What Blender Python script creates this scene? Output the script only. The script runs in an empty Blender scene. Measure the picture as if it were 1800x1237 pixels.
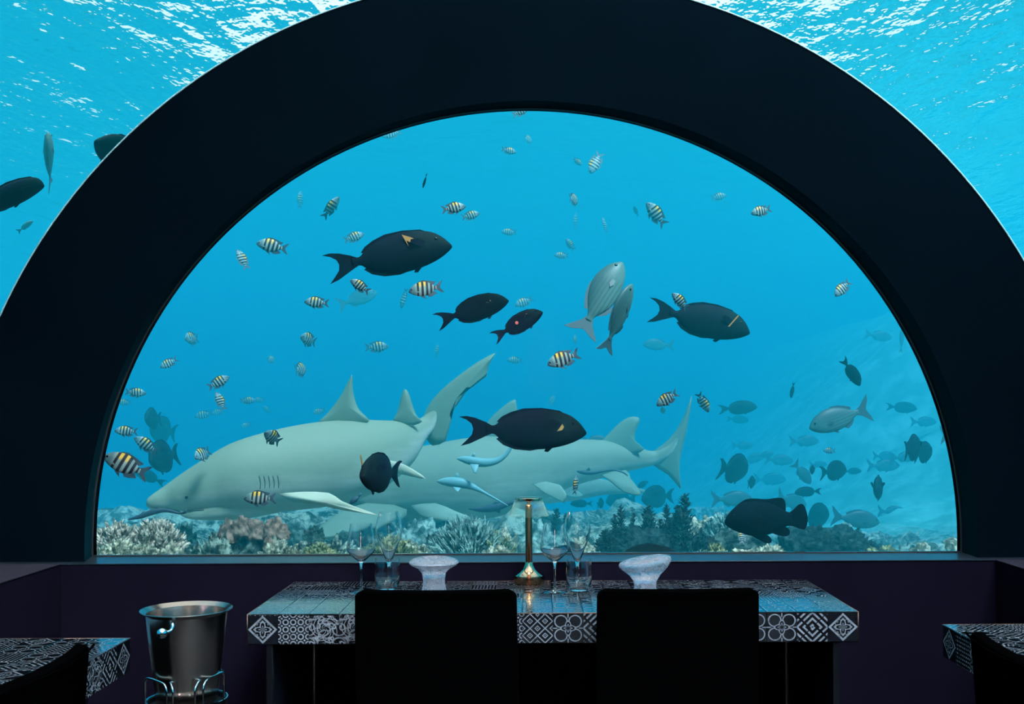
import bpy, bmesh, math, random
from mathutils import Vector, Matrix, noise

random.seed(7)
C = bpy.context.scene.collection
PI = math.pi

# ------------------------------------------------------------------ camera
F = 1900.0            # focal length in pixels of the 1800x1237 frame
CX, CY = 940.0, 730.0  # principal point
CAMZ = 1.41
ROLL = math.radians(0.27)
cam_d = bpy.data.cameras.new('camera')
cam = bpy.data.objects.new('camera', cam_d)
C.objects.link(cam)
cam_d.sensor_width = 36.0
cam_d.lens = 36.0 * F / 1800.0
cam_d.shift_x = (900.0 - CX) / 1800.0
cam_d.shift_y = (CY - 618.5) / 1800.0
cam_d.clip_start = 0.02
cam_d.clip_end = 400
cam.matrix_world = Matrix.Translation((0, 0, CAMZ)) @ Matrix.Rotation(PI / 2, 4, 'X') @ Matrix.Rotation(-ROLL, 4, 'Z')
bpy.context.scene.camera = cam

# ------------------------------------------------------------------ sky, sun, exposure
sc = bpy.context.scene
sc.view_settings.view_transform = 'Standard'
sc.view_settings.look = 'None'
sc.view_settings.gamma = 1.0
sc.view_settings.exposure = 0.0
sc.view_settings.use_curve_mapping = False
sc.cycles.volume_bounces = 2
sc.cycles.max_bounces = 10
world = bpy.data.worlds.new('world')
sc.world = world
world.use_nodes = True
wn = world.node_tree
wb = wn.nodes['Background']
wb.inputs['Color'].default_value = (1.0, 0.80, 0.68, 1)
wb.inputs['Strength'].default_value = 2.1
sun_d = bpy.data.lights.new('sun', 'SUN')
sun_d.energy = 14.0
sun_d.angle = math.radians(14)
sun_d.color = (1.0, 0.97, 0.92)
sun = bpy.data.objects.new('sun', sun_d)
C.objects.link(sun)
sun.location = (6, 8, 12)
sun.rotation_euler = Vector((-0.36, 0.44, -0.82)).to_track_quat('-Z', 'Y').to_euler()

def spot(loc, target, energy, size, color, radius=0.05, blend=0.6):
    d = bpy.data.lights.new('downlight', 'SPOT')
    d.energy = energy; d.spot_size = math.radians(size); d.spot_blend = blend
    d.color = color; d.shadow_soft_size = radius
    o = bpy.data.objects.new('downlight', d); C.objects.link(o)
    o.location = loc
    o.rotation_euler = (Vector(target) - Vector(loc)).to_track_quat('-Z', 'Y').to_euler()
    return o

LAV = (1.0, 0.78, 0.86)
spot((0.05, 2.9, 3.05), (0.05, 3.95, 0.75), 12, 52, LAV, 0.10)     # over the middle table
spot((-1.3, 1.2, 2.7), (-1.45, 2.75, 0.75), 85, 50, (1.0, 0.72, 0.85), 0.06)      # over the left table
spot((1.2, 1.2, 2.7), (1.5, 2.9, 0.75), 85, 50, (1.0, 0.72, 0.85), 0.06)          # over the right table
al = bpy.data.lights.new('rear_fill_light', 'AREA'); al.shape = 'RECTANGLE'; al.size = 0.35; al.size_y = 0.7; al.energy = 7.5; al.color = (1.0, 0.80, 0.84)
ao = bpy.data.objects.new('rear_fill_light', al); C.objects.link(ao); ao.location = (0.1, -2.35, 2.0)       # added fill light out of view behind the camera, for glass highlights
ao.rotation_euler = (Vector((0.05, 3.8, 0.7)) - Vector((0.1, -2.35, 2.0))).to_track_quat('-Z', 'Y').to_euler()

# ------------------------------------------------------------------ pixel -> world
def unroll(u, v):
    du, dv = u - CX, v - CY
    return du * math.cos(ROLL) - dv * math.sin(ROLL), du * math.sin(ROLL) + dv * math.cos(ROLL)
def W(u, v, Y):
    a, b = unroll(u, v)
    return Vector((a * Y / F, Y, CAMZ - b * Y / F))

# ------------------------------------------------------------------ tiny shader expression language
class X:
    nt = None
    def __init__(s, v): s.v = v
    @staticmethod
    def op(kind, *a):
        n = X.nt.nodes.new('ShaderNodeMath'); n.operation = kind
        for i, q in enumerate(a):
            q = q.v if isinstance(q, X) else q
            if isinstance(q, (int, float)): n.inputs[i].default_value = q
            else: X.nt.links.new(q, n.inputs[i])
        return X(n.outputs[0])
    def __add__(s, o): return X.op('ADD', s, o)
    __radd__ = __add__
    def __sub__(s, o): return X.op('SUBTRACT', s, o)
    def __rsub__(s, o): return X.op('SUBTRACT', o, s)
    def __mul__(s, o): return X.op('MULTIPLY', s, o)
    __rmul__ = __mul__
    def __truediv__(s, o): return X.op('DIVIDE', s, o)
def ab(a): return X.op('ABSOLUTE', a)
def mn(a, b): return X.op('MINIMUM', a, b)
def mx(a, b): return X.op('MAXIMUM', a, b)
def sn(a): return X.op('SINE', a)
def cs(a): return X.op('COSINE', a)
def sq(a): return X.op('SQRT', a)
def fr(a): return X.op('FRACT', a)
def at2(a, b): return X.op('ARCTAN2', a, b)
def lt(a, b, soft=0.02):          # 1 where a < b, soft edge
    n = X.nt.nodes.new('ShaderNodeMapRange'); n.interpolation_type = 'SMOOTHSTEP'
    q = (a - b).v
    X.nt.links.new(q, n.inputs['Value'])
    n.inputs['From Min'].default_value = soft; n.inputs['From Max'].default_value = -soft
    return X(n.outputs[0])
def band(a, c, w, soft=0.012): return lt(ab(a - c), w, soft)

def newmat(name):
    m = bpy.data.materials.new(name); m.use_nodes = True
    nt = m.node_tree; X.nt = nt
    return m, nt, nt.nodes['Principled BSDF']
def setp(p, **k):
    for a, b in k.items():
        a = a.replace('_', ' ')
        if a in p.inputs: p.inputs[a].default_value = b
def objxyz(nt, kind='Object'):
    t = nt.nodes.new('ShaderNodeTexCoord'); s = nt.nodes.new('ShaderNodeSeparateXYZ')
    nt.links.new(t.outputs[kind], s.inputs[0])
    return t, X(s.outputs[0]), X(s.outputs[1]), X(s.outputs[2])
def noisen(nt, vec, scale, detail=3, rough=0.55):
    n = nt.nodes.new('ShaderNodeTexNoise')
    n.inputs['Scale'].default_value = scale; n.inputs['Detail'].default_value = detail
    n.inputs['Roughness'].default_value = rough
    if vec is not None: nt.links.new(vec, n.inputs['Vector'])
    return X(n.outputs[0])
def mixc(nt, fac, a, b):
    n = nt.nodes.new('ShaderNodeMix'); n.data_type = 'RGBA'
    nt.links.new(fac.v, n.inputs[0])
    for i, q in ((6, a), (7, b)):
        if isinstance(q, (tuple, list)): n.inputs[i].default_value = (*q[:3], 1)
        else: nt.links.new(q, n.inputs[i])
    return n.outputs[2]
def bump(nt, p, h, strength=0.3, dist=0.01):
    b = nt.nodes.new('ShaderNodeBump'); b.inputs['Strength'].default_value = strength
    b.inputs['Distance'].default_value = dist
    nt.links.new(h.v, b.inputs['Height']); nt.links.new(b.outputs[0], p.inputs['Normal'])
    return b

def plain(name, col, rough=0.5, metal=0.0, spec=0.5, var=0.0, scale=20, bmp=0.0, bdist=0.004, **k):
    m, nt, p = newmat(name)
    setp(p, Base_Color=(*col, 1), Roughness=rough, Metallic=metal, **k)
    p.inputs['Specular IOR Level'].default_value = spec
    if var or bmp:
        t, x, y, z = objxyz(nt)
        n = noisen(nt, t.outputs['Object'], scale, 4)
        if var:
            lo = tuple(c * (1 - var) for c in col); hi = tuple(c * (1 + var) for c in col)
            nt.links.new(mixc(nt, n, lo, hi), p.inputs['Base Color'])
        if bmp: bump(nt, p, n, bmp, bdist)
    return m

M = {}
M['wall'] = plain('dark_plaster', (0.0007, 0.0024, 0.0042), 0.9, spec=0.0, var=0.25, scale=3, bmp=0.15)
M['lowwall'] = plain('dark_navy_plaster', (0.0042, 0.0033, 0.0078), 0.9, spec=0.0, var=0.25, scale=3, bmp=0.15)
M['reveal'] = plain('reveal_windowlight_tint', (0.0015, 0.013, 0.018), 0.9, spec=0.0)  # wall colour lightened here, window light on the reveal put into the colour
M['ledge'] = plain('ledge_paint', (0.022, 0.017, 0.025), 0.55, spec=0.06, var=0.15, scale=6, bmp=0.1)
M['sill'] = plain('sill_paint', (0.012, 0.016, 0.022), 0.28, spec=0.6, var=0.1, scale=6, bmp=0.05)
M['floor'] = plain('dark_floor', (0.010, 0.010, 0.014), 0.6, spec=0.2, var=0.3, scale=8)
M['leather'] = plain('black_leather', (0.0005, 0.0005, 0.0006), 0.5, spec=0.0, bmp=0.1, scale=220, bdist=0.001)
M['blackmetal'] = plain('black_lacquer', (0.002, 0.0025, 0.004), 0.4, spec=0.2)
M['panel'] = plain('dark_panel', (0.003, 0.005, 0.010), 0.30, spec=0.4)
M['steel'] = plain('brushed_steel', (0.46, 0.40, 0.36), 0.20, metal=1.0)
M['chrome'] = plain('polished_steel', (0.72, 0.72, 0.72), 0.07, metal=1.0)
M['gold'] = plain('polished_gold', (0.85, 0.55, 0.34), 0.10, metal=1.0)
M['bronze'] = plain('dark_bronze', (0.30, 0.11, 0.055), 0.22, metal=1.0)
M['copper'] = plain('copper_edging', (0.30, 0.16, 0.11), 0.3, metal=1.0)
M['sealant'] = plain('pale_sealant', (0.30, 0.45, 0.46), 0.4)
M['gasket'] = plain('black_gasket', (0.004, 0.005, 0.006), 0.6)

def glassmat(name, col=(1, 1, 1), rough=0.0, ior=1.45):
    m, nt, p = newmat(name)
    setp(p, Base_Color=(*col, 1), Roughness=rough, IOR=ior)
    p.inputs['Transmission Weight'].default_value = 1.0
    return m
M['glass'] = glassmat('clear_glass')
# thick hand-blown glass full of fine bubbles
m, nt, p = newmat('bubble_glass')
setp(p, Base_Color=(0.88, 0.82, 0.90, 1), IOR=1.45)
p.inputs['Transmission Weight'].default_value = 0.78
t, x, y, z = objxyz(nt)
wv = noisen(nt, t.outputs['Object'], 30, 5, 0.7)
mr = lt(wv, 0.47, 0.08)
nt.links.new((0.08 + mr * 0.45).v, p.inputs['Roughness'])
bump(nt, p, noisen(nt, t.outputs['Object'], 160, 3), 0.5, 0.003)
M['bubble'] = m
# flat acrylic pane: thin clear sheet with a little reflection
def panemat(name, tint, fres):
    m, nt, p = newmat(name)
    nt.nodes.remove(p)
    out = nt.nodes['Material Output']
    tr = nt.nodes.new('ShaderNodeBsdfTransparent'); tr.inputs[0].default_value = (*tint, 1)
    gl = nt.nodes.new('ShaderNodeBsdfGlossy'); gl.inputs['Roughness'].default_value = 0.03
    fn = nt.nodes.new('ShaderNodeLayerWeight'); fn.inputs[0].default_value = fres
    mi = nt.nodes.new('ShaderNodeMixShader')
    nt.links.new(fn.outputs['Fresnel'], mi.inputs[0]); nt.links.new(tr.outputs[0], mi.inputs[1]); nt.links.new(gl.outputs[0], mi.inputs[2])
    nt.links.new(mi.outputs[0], out.inputs['Surface'])
    return m
M['pane'] = panemat('window_acrylic', (1, 1, 1), 0.02)
M['shade'] = panemat('thin_clear_acrylic', (0.86, 0.96, 0.98), 0.05)
nt = M['shade'].node_tree; X.nt = nt
tl_ = nt.nodes.new('ShaderNodeBsdfTranslucent'); tl_.inputs[0].default_value = (0.35, 0.85, 0.95, 1)
lw_ = nt.nodes.new('ShaderNodeLayerWeight'); lw_.inputs[0].default_value = 0.5
mx_ = nt.nodes.new('ShaderNodeMixShader'); nt.links.new((0.03 + X(lw_.outputs['Facing']) * 0.30).v, mx_.inputs[0])
o_ = nt.nodes['Material Output'].inputs['Surface']; nt.links.new(o_.links[0].from_socket, mx_.inputs[1]); nt.links.new(tl_.outputs[0], mx_.inputs[2]); nt.links.new(mx_.outputs[0], o_)
m, nt, p = newmat('curved_acrylic')      # air inside, sea outside: light bends on its way in
nt.nodes.remove(p)
r = nt.nodes.new('ShaderNodeBsdfRefraction'); r.inputs['IOR'].default_value = 1.33; r.inputs['Roughness'].default_value = 0.0
nt.links.new(r.outputs[0], nt.nodes['Material Output'].inputs['Surface'])
M['dome'] = m
M['outerface'] = panemat('acrylic_outer_face', (1, 1, 1), 0.0)
nt = M['outerface'].node_tree
for n in list(nt.nodes):
    if n.type == 'BSDF_TRANSPARENT': nt.links.new(n.outputs[0], nt.nodes['Material Output'].inputs['Surface'])

# sea water: scattering + absorption
m, nt, p = newmat('sea_water')
nt.nodes.remove(p)
vs = nt.nodes.new('ShaderNodeVolumeScatter'); va = nt.nodes.new('ShaderNodeVolumeAbsorption'); ad = nt.nodes.new('ShaderNodeAddShader')
SC = (0.002, 0.070, 0.080); AB = (0.25, 0.110, 0.060)
vs.inputs['Color'].default_value = tuple(c / 0.080 for c in SC) + (1,)
vs.inputs['Density'].default_value = 0.080
vs.inputs['Anisotropy'].default_value = 0.15
va.inputs['Color'].default_value = tuple(1 - c / 0.25 for c in AB) + (1,)
va.inputs['Density'].default_value = 0.25
nt.links.new(vs.outputs[0], ad.inputs[0]); nt.links.new(va.outputs[0], ad.inputs[1])
nt.links.new(ad.outputs[0], nt.nodes['Material Output'].inputs['Volume'])
M['water'] = m
# underside of the waves: total reflection outside Snell's window, clear inside it
m, nt, p = newmat('sea_surface')
nt.nodes.remove(p)
tc = nt.nodes.new('ShaderNodeTexCoord')
mp = nt.nodes.new('ShaderNodeMapping'); mp.inputs['Rotation'].default_value = (0, 0, 0.5); mp.inputs['Scale'].default_value = (1.0, 0.45, 1)
nt.links.new(tc.outputs['Object'], mp.inputs[0])
h = noisen(nt, mp.outputs[0], 0.40, 5, 0.5) + noisen(nt, tc.outputs['Object'], 2.2, 4, 0.55) * 0.16
bp = nt.nodes.new('ShaderNodeBump'); bp.inputs['Strength'].default_value = 1.0; bp.inputs['Distance'].default_value = 0.58
nt.links.new(h.v, bp.inputs['Height'])
fn = nt.nodes.new('ShaderNodeFresnel'); fn.inputs['IOR'].default_value = 1.33
nt.links.new(bp.outputs[0], fn.inputs['Normal'])
tr = nt.nodes.new('ShaderNodeBsdfTransparent'); gl = nt.nodes.new('ShaderNodeBsdfGlossy'); gl.inputs['Roughness'].default_value = 0.05
nt.links.new(bp.outputs[0], gl.inputs['Normal'])
mi = nt.nodes.new('ShaderNodeMixShader')
nt.links.new(fn.outputs[0], mi.inputs[0]); nt.links.new(tr.outputs[0], mi.inputs[1]); nt.links.new(gl.outputs[0], mi.inputs[2])
nt.links.new(mi.outputs[0], nt.nodes['Material Output'].inputs['Surface'])
M['surface'] = m

# ------------------------------------------------------------------ glazed tile designs (flat print on each tile)
def tilemat(i):
    m, nt, p = newmat('patterned_tile')
    t, x, y, z = objxyz(nt)
    x, y = x * 10.0, y * 10.0          # tile spans -0.5..0.5 in its own plane
    r = sq(x * x + y * y); th = at2(y, x); ax, ay = ab(x), ab(y); d1 = ax + ay
    def cell(k, o=0.0):
        fx = fr(x * k + 50.5 + o) - 0.5; fy = fr(y * k + 50.5 + o) - 0.5
        return fx, fy, sq(fx * fx + fy * fy)
    if i == 0:       # diamond frame with rosette
        e = mx(band(d1, 0.44, 0.045), band(r, 0.07 + 0.05 * cs(th * 8), 0.022))
        e = mx(e, band(r, 0.19 + 0.07 * cs(th * 4), 0.028)); e = mx(e, lt(ab(r - 0.29), 0.02) * lt(ab(cs(th * 2)), 0.35, 0.05) * 0 + band(r, 0.27 + 0.03 * cs(th * 12), 0.012))
    elif i == 1:     # lattice of little rings
        fx, fy, q = cell(4); e = band(q, 0.34, 0.09, 0.03); gx, gy, g = cell(4, 0.5); e = mx(e, lt(g, 0.13, 0.03))
    elif i == 2:     # diagonal trellis
        s, d = x + y, x - y
        e = mx(band(fr(s * 2 + 20) - 0.5, 0, 0.05, 0.02), band(fr(d * 2 + 20) - 0.5, 0, 0.05, 0.02))
        u_, v_ = fr(s * 2 + 20.5) - 0.5, fr(d * 2 + 20.5) - 0.5
        e = mx(e, band(mx(ab(u_), ab(v_)), 0.17, 0.04, 0.02)); e = mx(e, lt(mx(ab(u_), ab(v_)), 0.05, 0.02))
    elif i == 3:     # lobed quatrefoil
        gx, gy = ax - 0.235, ay - 0.235; e = band(sq(gx * gx + gy * gy), 0.205, 0.020) * lt(0.23, r, 0.02); e = mx(e, band(mn(ax, ay), 0.0, 0.018) * lt(0.36, r, 0.02))
        e = mx(e, band(r, 0.19 + 0.05 * cs(th * 4), 0.02)); e = mx(e, band(r, 0.10 + 0.03 * cs(th * 8), 0.016))
    elif i == 4:     # slanting key pattern
        s, d = x + y, x - y; q = mx(ab(s), ab(d)); e = band(fr(q * 4.6 + 0.15) - 0.5, 0, 0.20, 0.06)
        e = e * (1 - band(s - 0.12 * (X.op('SIGN', d)), 0.0, 0.05)) * (1 - band(d, 0.0, 0.03) * lt(0.2, ab(s)))
    elif i == 5:     # leaves
        nx = noisen(nt, t.outputs['Object'], 30, 1); fx, fy, q = cell(2)
        e = band(sn(th * 3 + r * 30), 0.2, 0.3, 0.08) * lt(r, 0.47); e = mx(e, band(nx, 0.5, 0.03)) ; e = mx(e, band(q, 0.42, 0.05, 0.02) * 0.7)
    elif i == 6:     # star of eight
        e = band(r, 0.30 + 0.10 * cs(th * 8), 0.025); e = mx(e, band(mx(ax, ay), 0.45, 0.02)); e = mx(e, band(ax - ay, 0, 0.015) * lt(r, 0.45))
        e = mx(e, lt(r, 0.09 + 0.03 * cs(th * 4)))
    elif i == 7:     # zigzag weave
        e = band(fr(y * 6 + ab(fr(x * 3 + 20) - 0.5) * 2 + 20) - 0.5, 0, 0.13, 0.04)
    elif i == 8:     # corner scrolls
        rx, ry = ax - 0.5, ay - 0.5; rc = sq(rx * rx + ry * ry)
        e = mx(band(rc, 0.40, 0.03), band(rc, 0.28, 0.018)); e = mx(e, band(rc, 0.15 + 0.03 * sn(at2(ry, rx) * 12), 0.02)); e = mx(e, band(r, 0.14, 0.02)); e = mx(e, band(r, 0.06, 0.02))
    else:            # fine dots
        fx, fy, q = cell(8); e = lt(q, 0.26, 0.06)
    nz = noisen(nt, t.outputs['Object'], 55, 4, 0.7)
    w = lt(0.40, nz, 0.10)
    e = e * (0.45 + w * 0.55)
    nt.links.new(mixc(nt, e, (0.006, 0.007, 0.010), (0.20, 0.21, 0.24)), p.inputs['Base Color'])
    p.inputs['Specular IOR Level'].default_value = 0.55
    nt.links.new((0.12 + e * 0.2).v, p.inputs['Roughness'])
    b_ = bump(nt, p, e * 0.6 + nz * 0.6, 0.30, 0.0010)
    p.inputs['Coat Weight'].default_value = 1.0; p.inputs['Coat IOR'].default_value = 1.65; p.inputs['Coat Roughness'].default_value = 0.06
    nt.links.new(b_.outputs[0], p.inputs['Coat Normal'])
    return m
TILES = [tilemat(i) for i in range(10)]

# ------------------------------------------------------------------ fish skins
def fishmat(kind):
    m, nt, p = newmat(kind + '_skin')
    t, x, y, z = objxyz(nt)
    n1 = noisen(nt, t.outputs['Object'], 14, 4)
    setp(p, Roughness=0.45); p.inputs['Specular IOR Level'].default_value = 0.35
    if kind == 'damsel':
        xs = x + z * 0.12 + 0.02
        e = band(xs, 0.255, 0.030); 
        for c_, w_ in ((0.125, 0.034), (-0.005, 0.034), (-0.125, 0.032), (-0.225, 0.022)): e = mx(e, band(xs, c_, w_))
        e = mx(e, lt(0.44, x, 0.03) * 0.6)
        top = lt(0.085, z, 0.05) * lt(ab(x - 0.10), 0.14, 0.05)
        base = mixc(nt, top, (0.30, 0.42, 0.38), (0.80, 0.50, 0.05))
        head = lt(0.30, x, 0.05)
        base = mixc(nt, head, base, (0.12, 0.22, 0.24))
        col = mixc(nt, e, base, (0.010, 0.014, 0.026))
        nt.links.new(col, p.inputs['Base Color'])
    elif kind == 'surgeon':
        g = lt(0.22, x, 0.10) * lt(-0.02, z, 0.08)
        nt.links.new(mixc(nt, g, (0.0010, 0.0050, 0.0140), (0.003, 0.015, 0.018)), p.inputs['Base Color'])
        setp(p, Roughness=0.7); p.inputs['Specular IOR Level'].default_value = 0.1
    elif kind == 'chub':
        st = band(fr(z * 22 + x * 1.2 + 20) - 0.5, 0, 0.16, 0.1) * lt(ab(x), 0.26, 0.05)
        base = mixc(nt, lt(0.0, z, 0.15), (0.11, 0.22, 0.19), (0.035, 0.10, 0.10))
        nt.links.new(mixc(nt, st * 0.6, base, (0.05, 0.07, 0.07)), p.inputs['Base Color'])
    elif kind == 'grouper':
        sp = lt(0.62, noisen(nt, t.outputs['Object'], 40, 2), 0.04)
        nt.links.new(mixc(nt, sp * 0.6, (0.0008, 0.004, 0.010), (0.006, 0.020, 0.030)), p.inputs['Base Color']); setp(p, Roughness=0.8); p.inputs['Specular IOR Level'].default_value = 0.08
    bump(nt, p, noisen(nt, t.outputs['Object'], 60, 2), 0.15, 0.004)
    return m
for k in ('damsel', 'surgeon', 'chub', 'grouper'): M[k] = fishmat(k)
M['damselfin'] = plain('grey_fin', (0.03, 0.07, 0.09), 0.5, var=0.3, scale=15)
M['clearfin'] = plain('pale_fin', (0.20, 0.30, 0.30), 0.5, var=0.2)
M['surgeonfin'] = plain('dark_fin', (0.0010, 0.0050, 0.0140), 0.7, spec=0.1)
M['chubfin'] = plain('greygreen_fin', (0.05, 0.09, 0.10), 0.5, var=0.2)
M['orange'] = plain('orange_patch', (0.55, 0.26, 0.06), 0.5)
M['red'] = plain('red_spot', (0.9, 0.10, 0.06), 0.5)
M['eye'] = plain('fish_eye', (0.004, 0.004, 0.006), 0.12)
def sharkmat(name, back, belly):
    m, nt, p = newmat(name)
    a = nt.nodes.new('ShaderNodeAttribute'); a.attribute_name = 'shade'
    t, x, y, z = objxyz(nt)
    n = noisen(nt, t.outputs['Object'], 3.5, 5, 0.6)
    mp = nt.nodes.new('ShaderNodeMapping'); mp.inputs['Scale'].default_value = (2, 2, 16); nt.links.new(t.outputs['Object'], mp.inputs[0])
    n2 = noisen(nt, mp.outputs[0], 2.0, 3)
    f = lt(X(a.outputs['Fac']) + n * 0.28 + n2 * 0.30 - 0.18, 0.40, 0.26)
    nt.links.new(mixc(nt, f, back, belly), p.inputs['Base Color'])
    setp(p, Roughness=0.6); p.inputs['Specular IOR Level'].default_value = 0.25
    bump(nt, p, noisen(nt, t.outputs['Object'], 30, 4), 0.12, 0.01)
    return m
M['shark'] = sharkmat('shark_skin', (0.27, 0.31, 0.21), (0.58, 0.58, 0.46))
M['sharkfin'] = plain('shark_fin', (0.20, 0.27, 0.18), 0.6, var=0.25, scale=4)
M['palefin'] = plain('pale_shark_fin', (0.58, 0.54, 0.38), 0.65, var=0.12, scale=4)
M['midfin'] = plain('grey_green_shark_fin', (0.28, 0.36, 0.26), 0.65, var=0.2, scale=4)
M['slit'] = plain('gill_slit', (0.13, 0.14, 0.11), 0.8, spec=0.1)
M['remora'] = plain('remora_skin', (0.16, 0.36, 0.36), 0.5, var=0.3, scale=12)
M['remoradark'] = plain('dark_remora_skin', (0.03, 0.05, 0.07), 0.4, var=0.3, scale=12)

# ------------------------------------------------------------------ reef surfaces
def reefmat(name, lo, hi, scale=14, bs=0.9, bd=0.05, cavity=True):
    m, nt, p = newmat(name)
    t, x, y, z = objxyz(nt)
    n = noisen(nt, t.outputs['Object'], scale, 6, 0.7)
    v = nt.nodes.new('ShaderNodeTexVoronoi'); v.inputs['Scale'].default_value = scale * 2.2
    nt.links.new(t.outputs['Object'], v.inputs['Vector'])
    f = lt(0.5, n + (X(v.outputs['Distance']) - 0.4) * -0.25, 0.14)
    nt.links.new(mixc(nt, f, lo, hi), p.inputs['Base Color'])
    setp(p, Roughness=0.9); p.inputs['Specular IOR Level'].default_value = 0.1
    bump(nt, p, n + X(v.outputs['Distance']) * 0.5, bs, bd)
    return m
M['rock'] = reefmat('reef_rock', (0.018, 0.035, 0.03), (0.50, 0.55, 0.40), 9)
M['darkrock'] = reefmat('dark_reef_rock', (0.008, 0.018, 0.018), (0.16, 0.22, 0.17), 8)
M['palecoral'] = reefmat('pale_coral', (0.13, 0.14, 0.09), (0.95, 0.82, 0.56), 16, 0.8, 0.03)
M['staghorn'] = reefmat('staghorn_coral', (0.16, 0.13, 0.09), (0.88, 0.68, 0.50), 20, 0.5, 0.02)
M['pinkcoral'] = reefmat('leather_coral', (0.10, 0.06, 0.04), (0.44, 0.27, 0.19), 12, 0.4, 0.02)
M['softcoral'] = reefmat('soft_coral', (0.012, 0.028, 0.030), (0.05, 0.09, 0.08), 14, 0.8, 0.04)
M['greencoral'] = reefmat('green_coral', (0.08, 0.11, 0.05), (0.66, 0.58, 0.26), 14, 0.8, 0.03)
M['bluecoral'] = reefmat('blue_grey_coral', (0.05, 0.11, 0.10), (0.42, 0.56, 0.46), 10, 0.6, 0.04)
M['sand'] = reefmat('seabed_sand', (0.17, 0.52, 0.38), (0.34, 0.82, 0.62), 1.6, 0.5, 0.08)
nt = M['sand'].node_tree; X.nt = nt; p = nt.nodes['Principled BSDF']
t, x, y, z = objxyz(nt); n_ = noisen(nt, t.outputs['Object'], 2.6, 6, 0.75)
f_ = lt(y + n_ * 3.0, 13.0, 1.5); old = p.inputs['Base Color'].links[0].from_socket
rub = mixc(nt, lt(0.5, noisen(nt, t.outputs['Object'], 5.0, 8, 0.85), 0.07), (0.015, 0.04, 0.035), (0.36, 0.44, 0.33))
nt.links.new(mixc(nt, f_, old, rub), p.inputs['Base Color'])
M['blackrock'] = plain('smooth_black_rock', (0.004, 0.008, 0.010), 0.8, spec=0.1, var=0.3)

# ------------------------------------------------------------------ object helpers
def link(name, me, mat=None, parent=None, loc=None):
    o = bpy.data.objects.new(name, me); C.objects.link(o)
    if mat is not None and me is not None and not me.materials: me.materials.append(mat)
    if parent is not None: o.parent = parent
    if loc is not None: o.location = loc
    return o
def tag(o, label=None, cat=None, group=None, kind=None):
    if label: o['label'] = label
    if cat: o['category'] = cat
    if group: o['group'] = group
    if kind: o['kind'] = kind
    return o
def empty(name, loc=(0, 0, 0)):
    o = bpy.data.objects.new(name, None); C.objects.link(o); o.location = loc; o.empty_display_size = 0.05
    return o
def mesh(name, vs, fs, smooth=False):
    me = bpy.data.meshes.new(name); me.from_pydata([tuple(v) for v in vs], [], fs); me.update()
    if smooth: me.polygons.foreach_set('use_smooth', [True] * len(me.polygons))
    return me
def frombm(name, bm, smooth=False):
    bmesh.ops.recalc_face_normals(bm, faces=bm.faces)
    me = bpy.data.meshes.new(name); bm.to_mesh(me); bm.free()
    if smooth: me.polygons.foreach_set('use_smooth', [True] * len(me.polygons))
    return me
def box(name, x0, x1, y0, y1, z0, z1, bev=0.0, seg=2):
    bm = bmesh.new(); bmesh.ops.create_cube(bm, size=1)
    for v in bm.verts:
        v.co = Vector(((x0 + x1) / 2 + v.co.x * (x1 - x0), (y0 + y1) / 2 + v.co.y * (y1 - y0), (z0 + z1) / 2 + v.co.z * (z1 - z0)))
    if bev: bmesh.ops.bevel(bm, geom=bm.edges[:], offset=bev, segments=seg, affect='EDGES', profile=0.6)
    return frombm(name, bm)
def lathe(name, prof, n=48, closed=True, smooth=True):
    vs, fs = [], []
    for r, z in prof:
        if r < 1e-6: vs.append((0, 0, z)); continue
        for i in range(n): vs.append((r * math.cos(2 * PI * i / n), r * math.sin(2 * PI * i / n), z))
    idx, k = [], 0
    for r, z in prof:
        c = 1 if r < 1e-6 else n; idx.append((k, c)); k += c
    L = len(prof)
    for j in range(L if closed else L - 1):
        (a, ca), (b, cb) = idx[j], idx[(j + 1) % L]
        if ca == 1 and cb == 1: continue
        for i in range(n):
            i2 = (i + 1) % n
            if ca == 1: fs.append((a, b + i2, b + i))
            elif cb == 1: fs.append((a + i, a + i2, b))
            else: fs.append((a + i, a + i2, b + i2, b + i))
    me = mesh(name, vs, fs)
    bm = bmesh.new(); bm.from_mesh(me); bmesh.ops.recalc_face_normals(bm, faces=bm.faces); bm.to_mesh(me); bm.free()
    if smooth:
        me.polygons.foreach_set('use_smooth', [True] * len(me.polygons))
        try: me.set_sharp_from_angle(angle=math.radians(40))
        except Exception: pass
    return me
def crom(pts, sub=4):           # Catmull-Rom through tuples of any length
    out = []; n = len(pts)
    for i in range(n - 1):
        p0, p1, p2, p3 = pts[max(i - 1, 0)], pts[i], pts[i + 1], pts[min(i + 2, n - 1)]
        for s in range(sub):
            t = s / sub
            out.append(tuple(0.5 * (2 * b + (c - a) * t + (2 * a - 5 * b + 4 * c - d) * t * t + (3 * b - a - 3 * c + d) * t ** 3) for a, b, c, d in zip(p0, p1, p2, p3)))
    out.append(tuple(pts[-1])); return out
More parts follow.
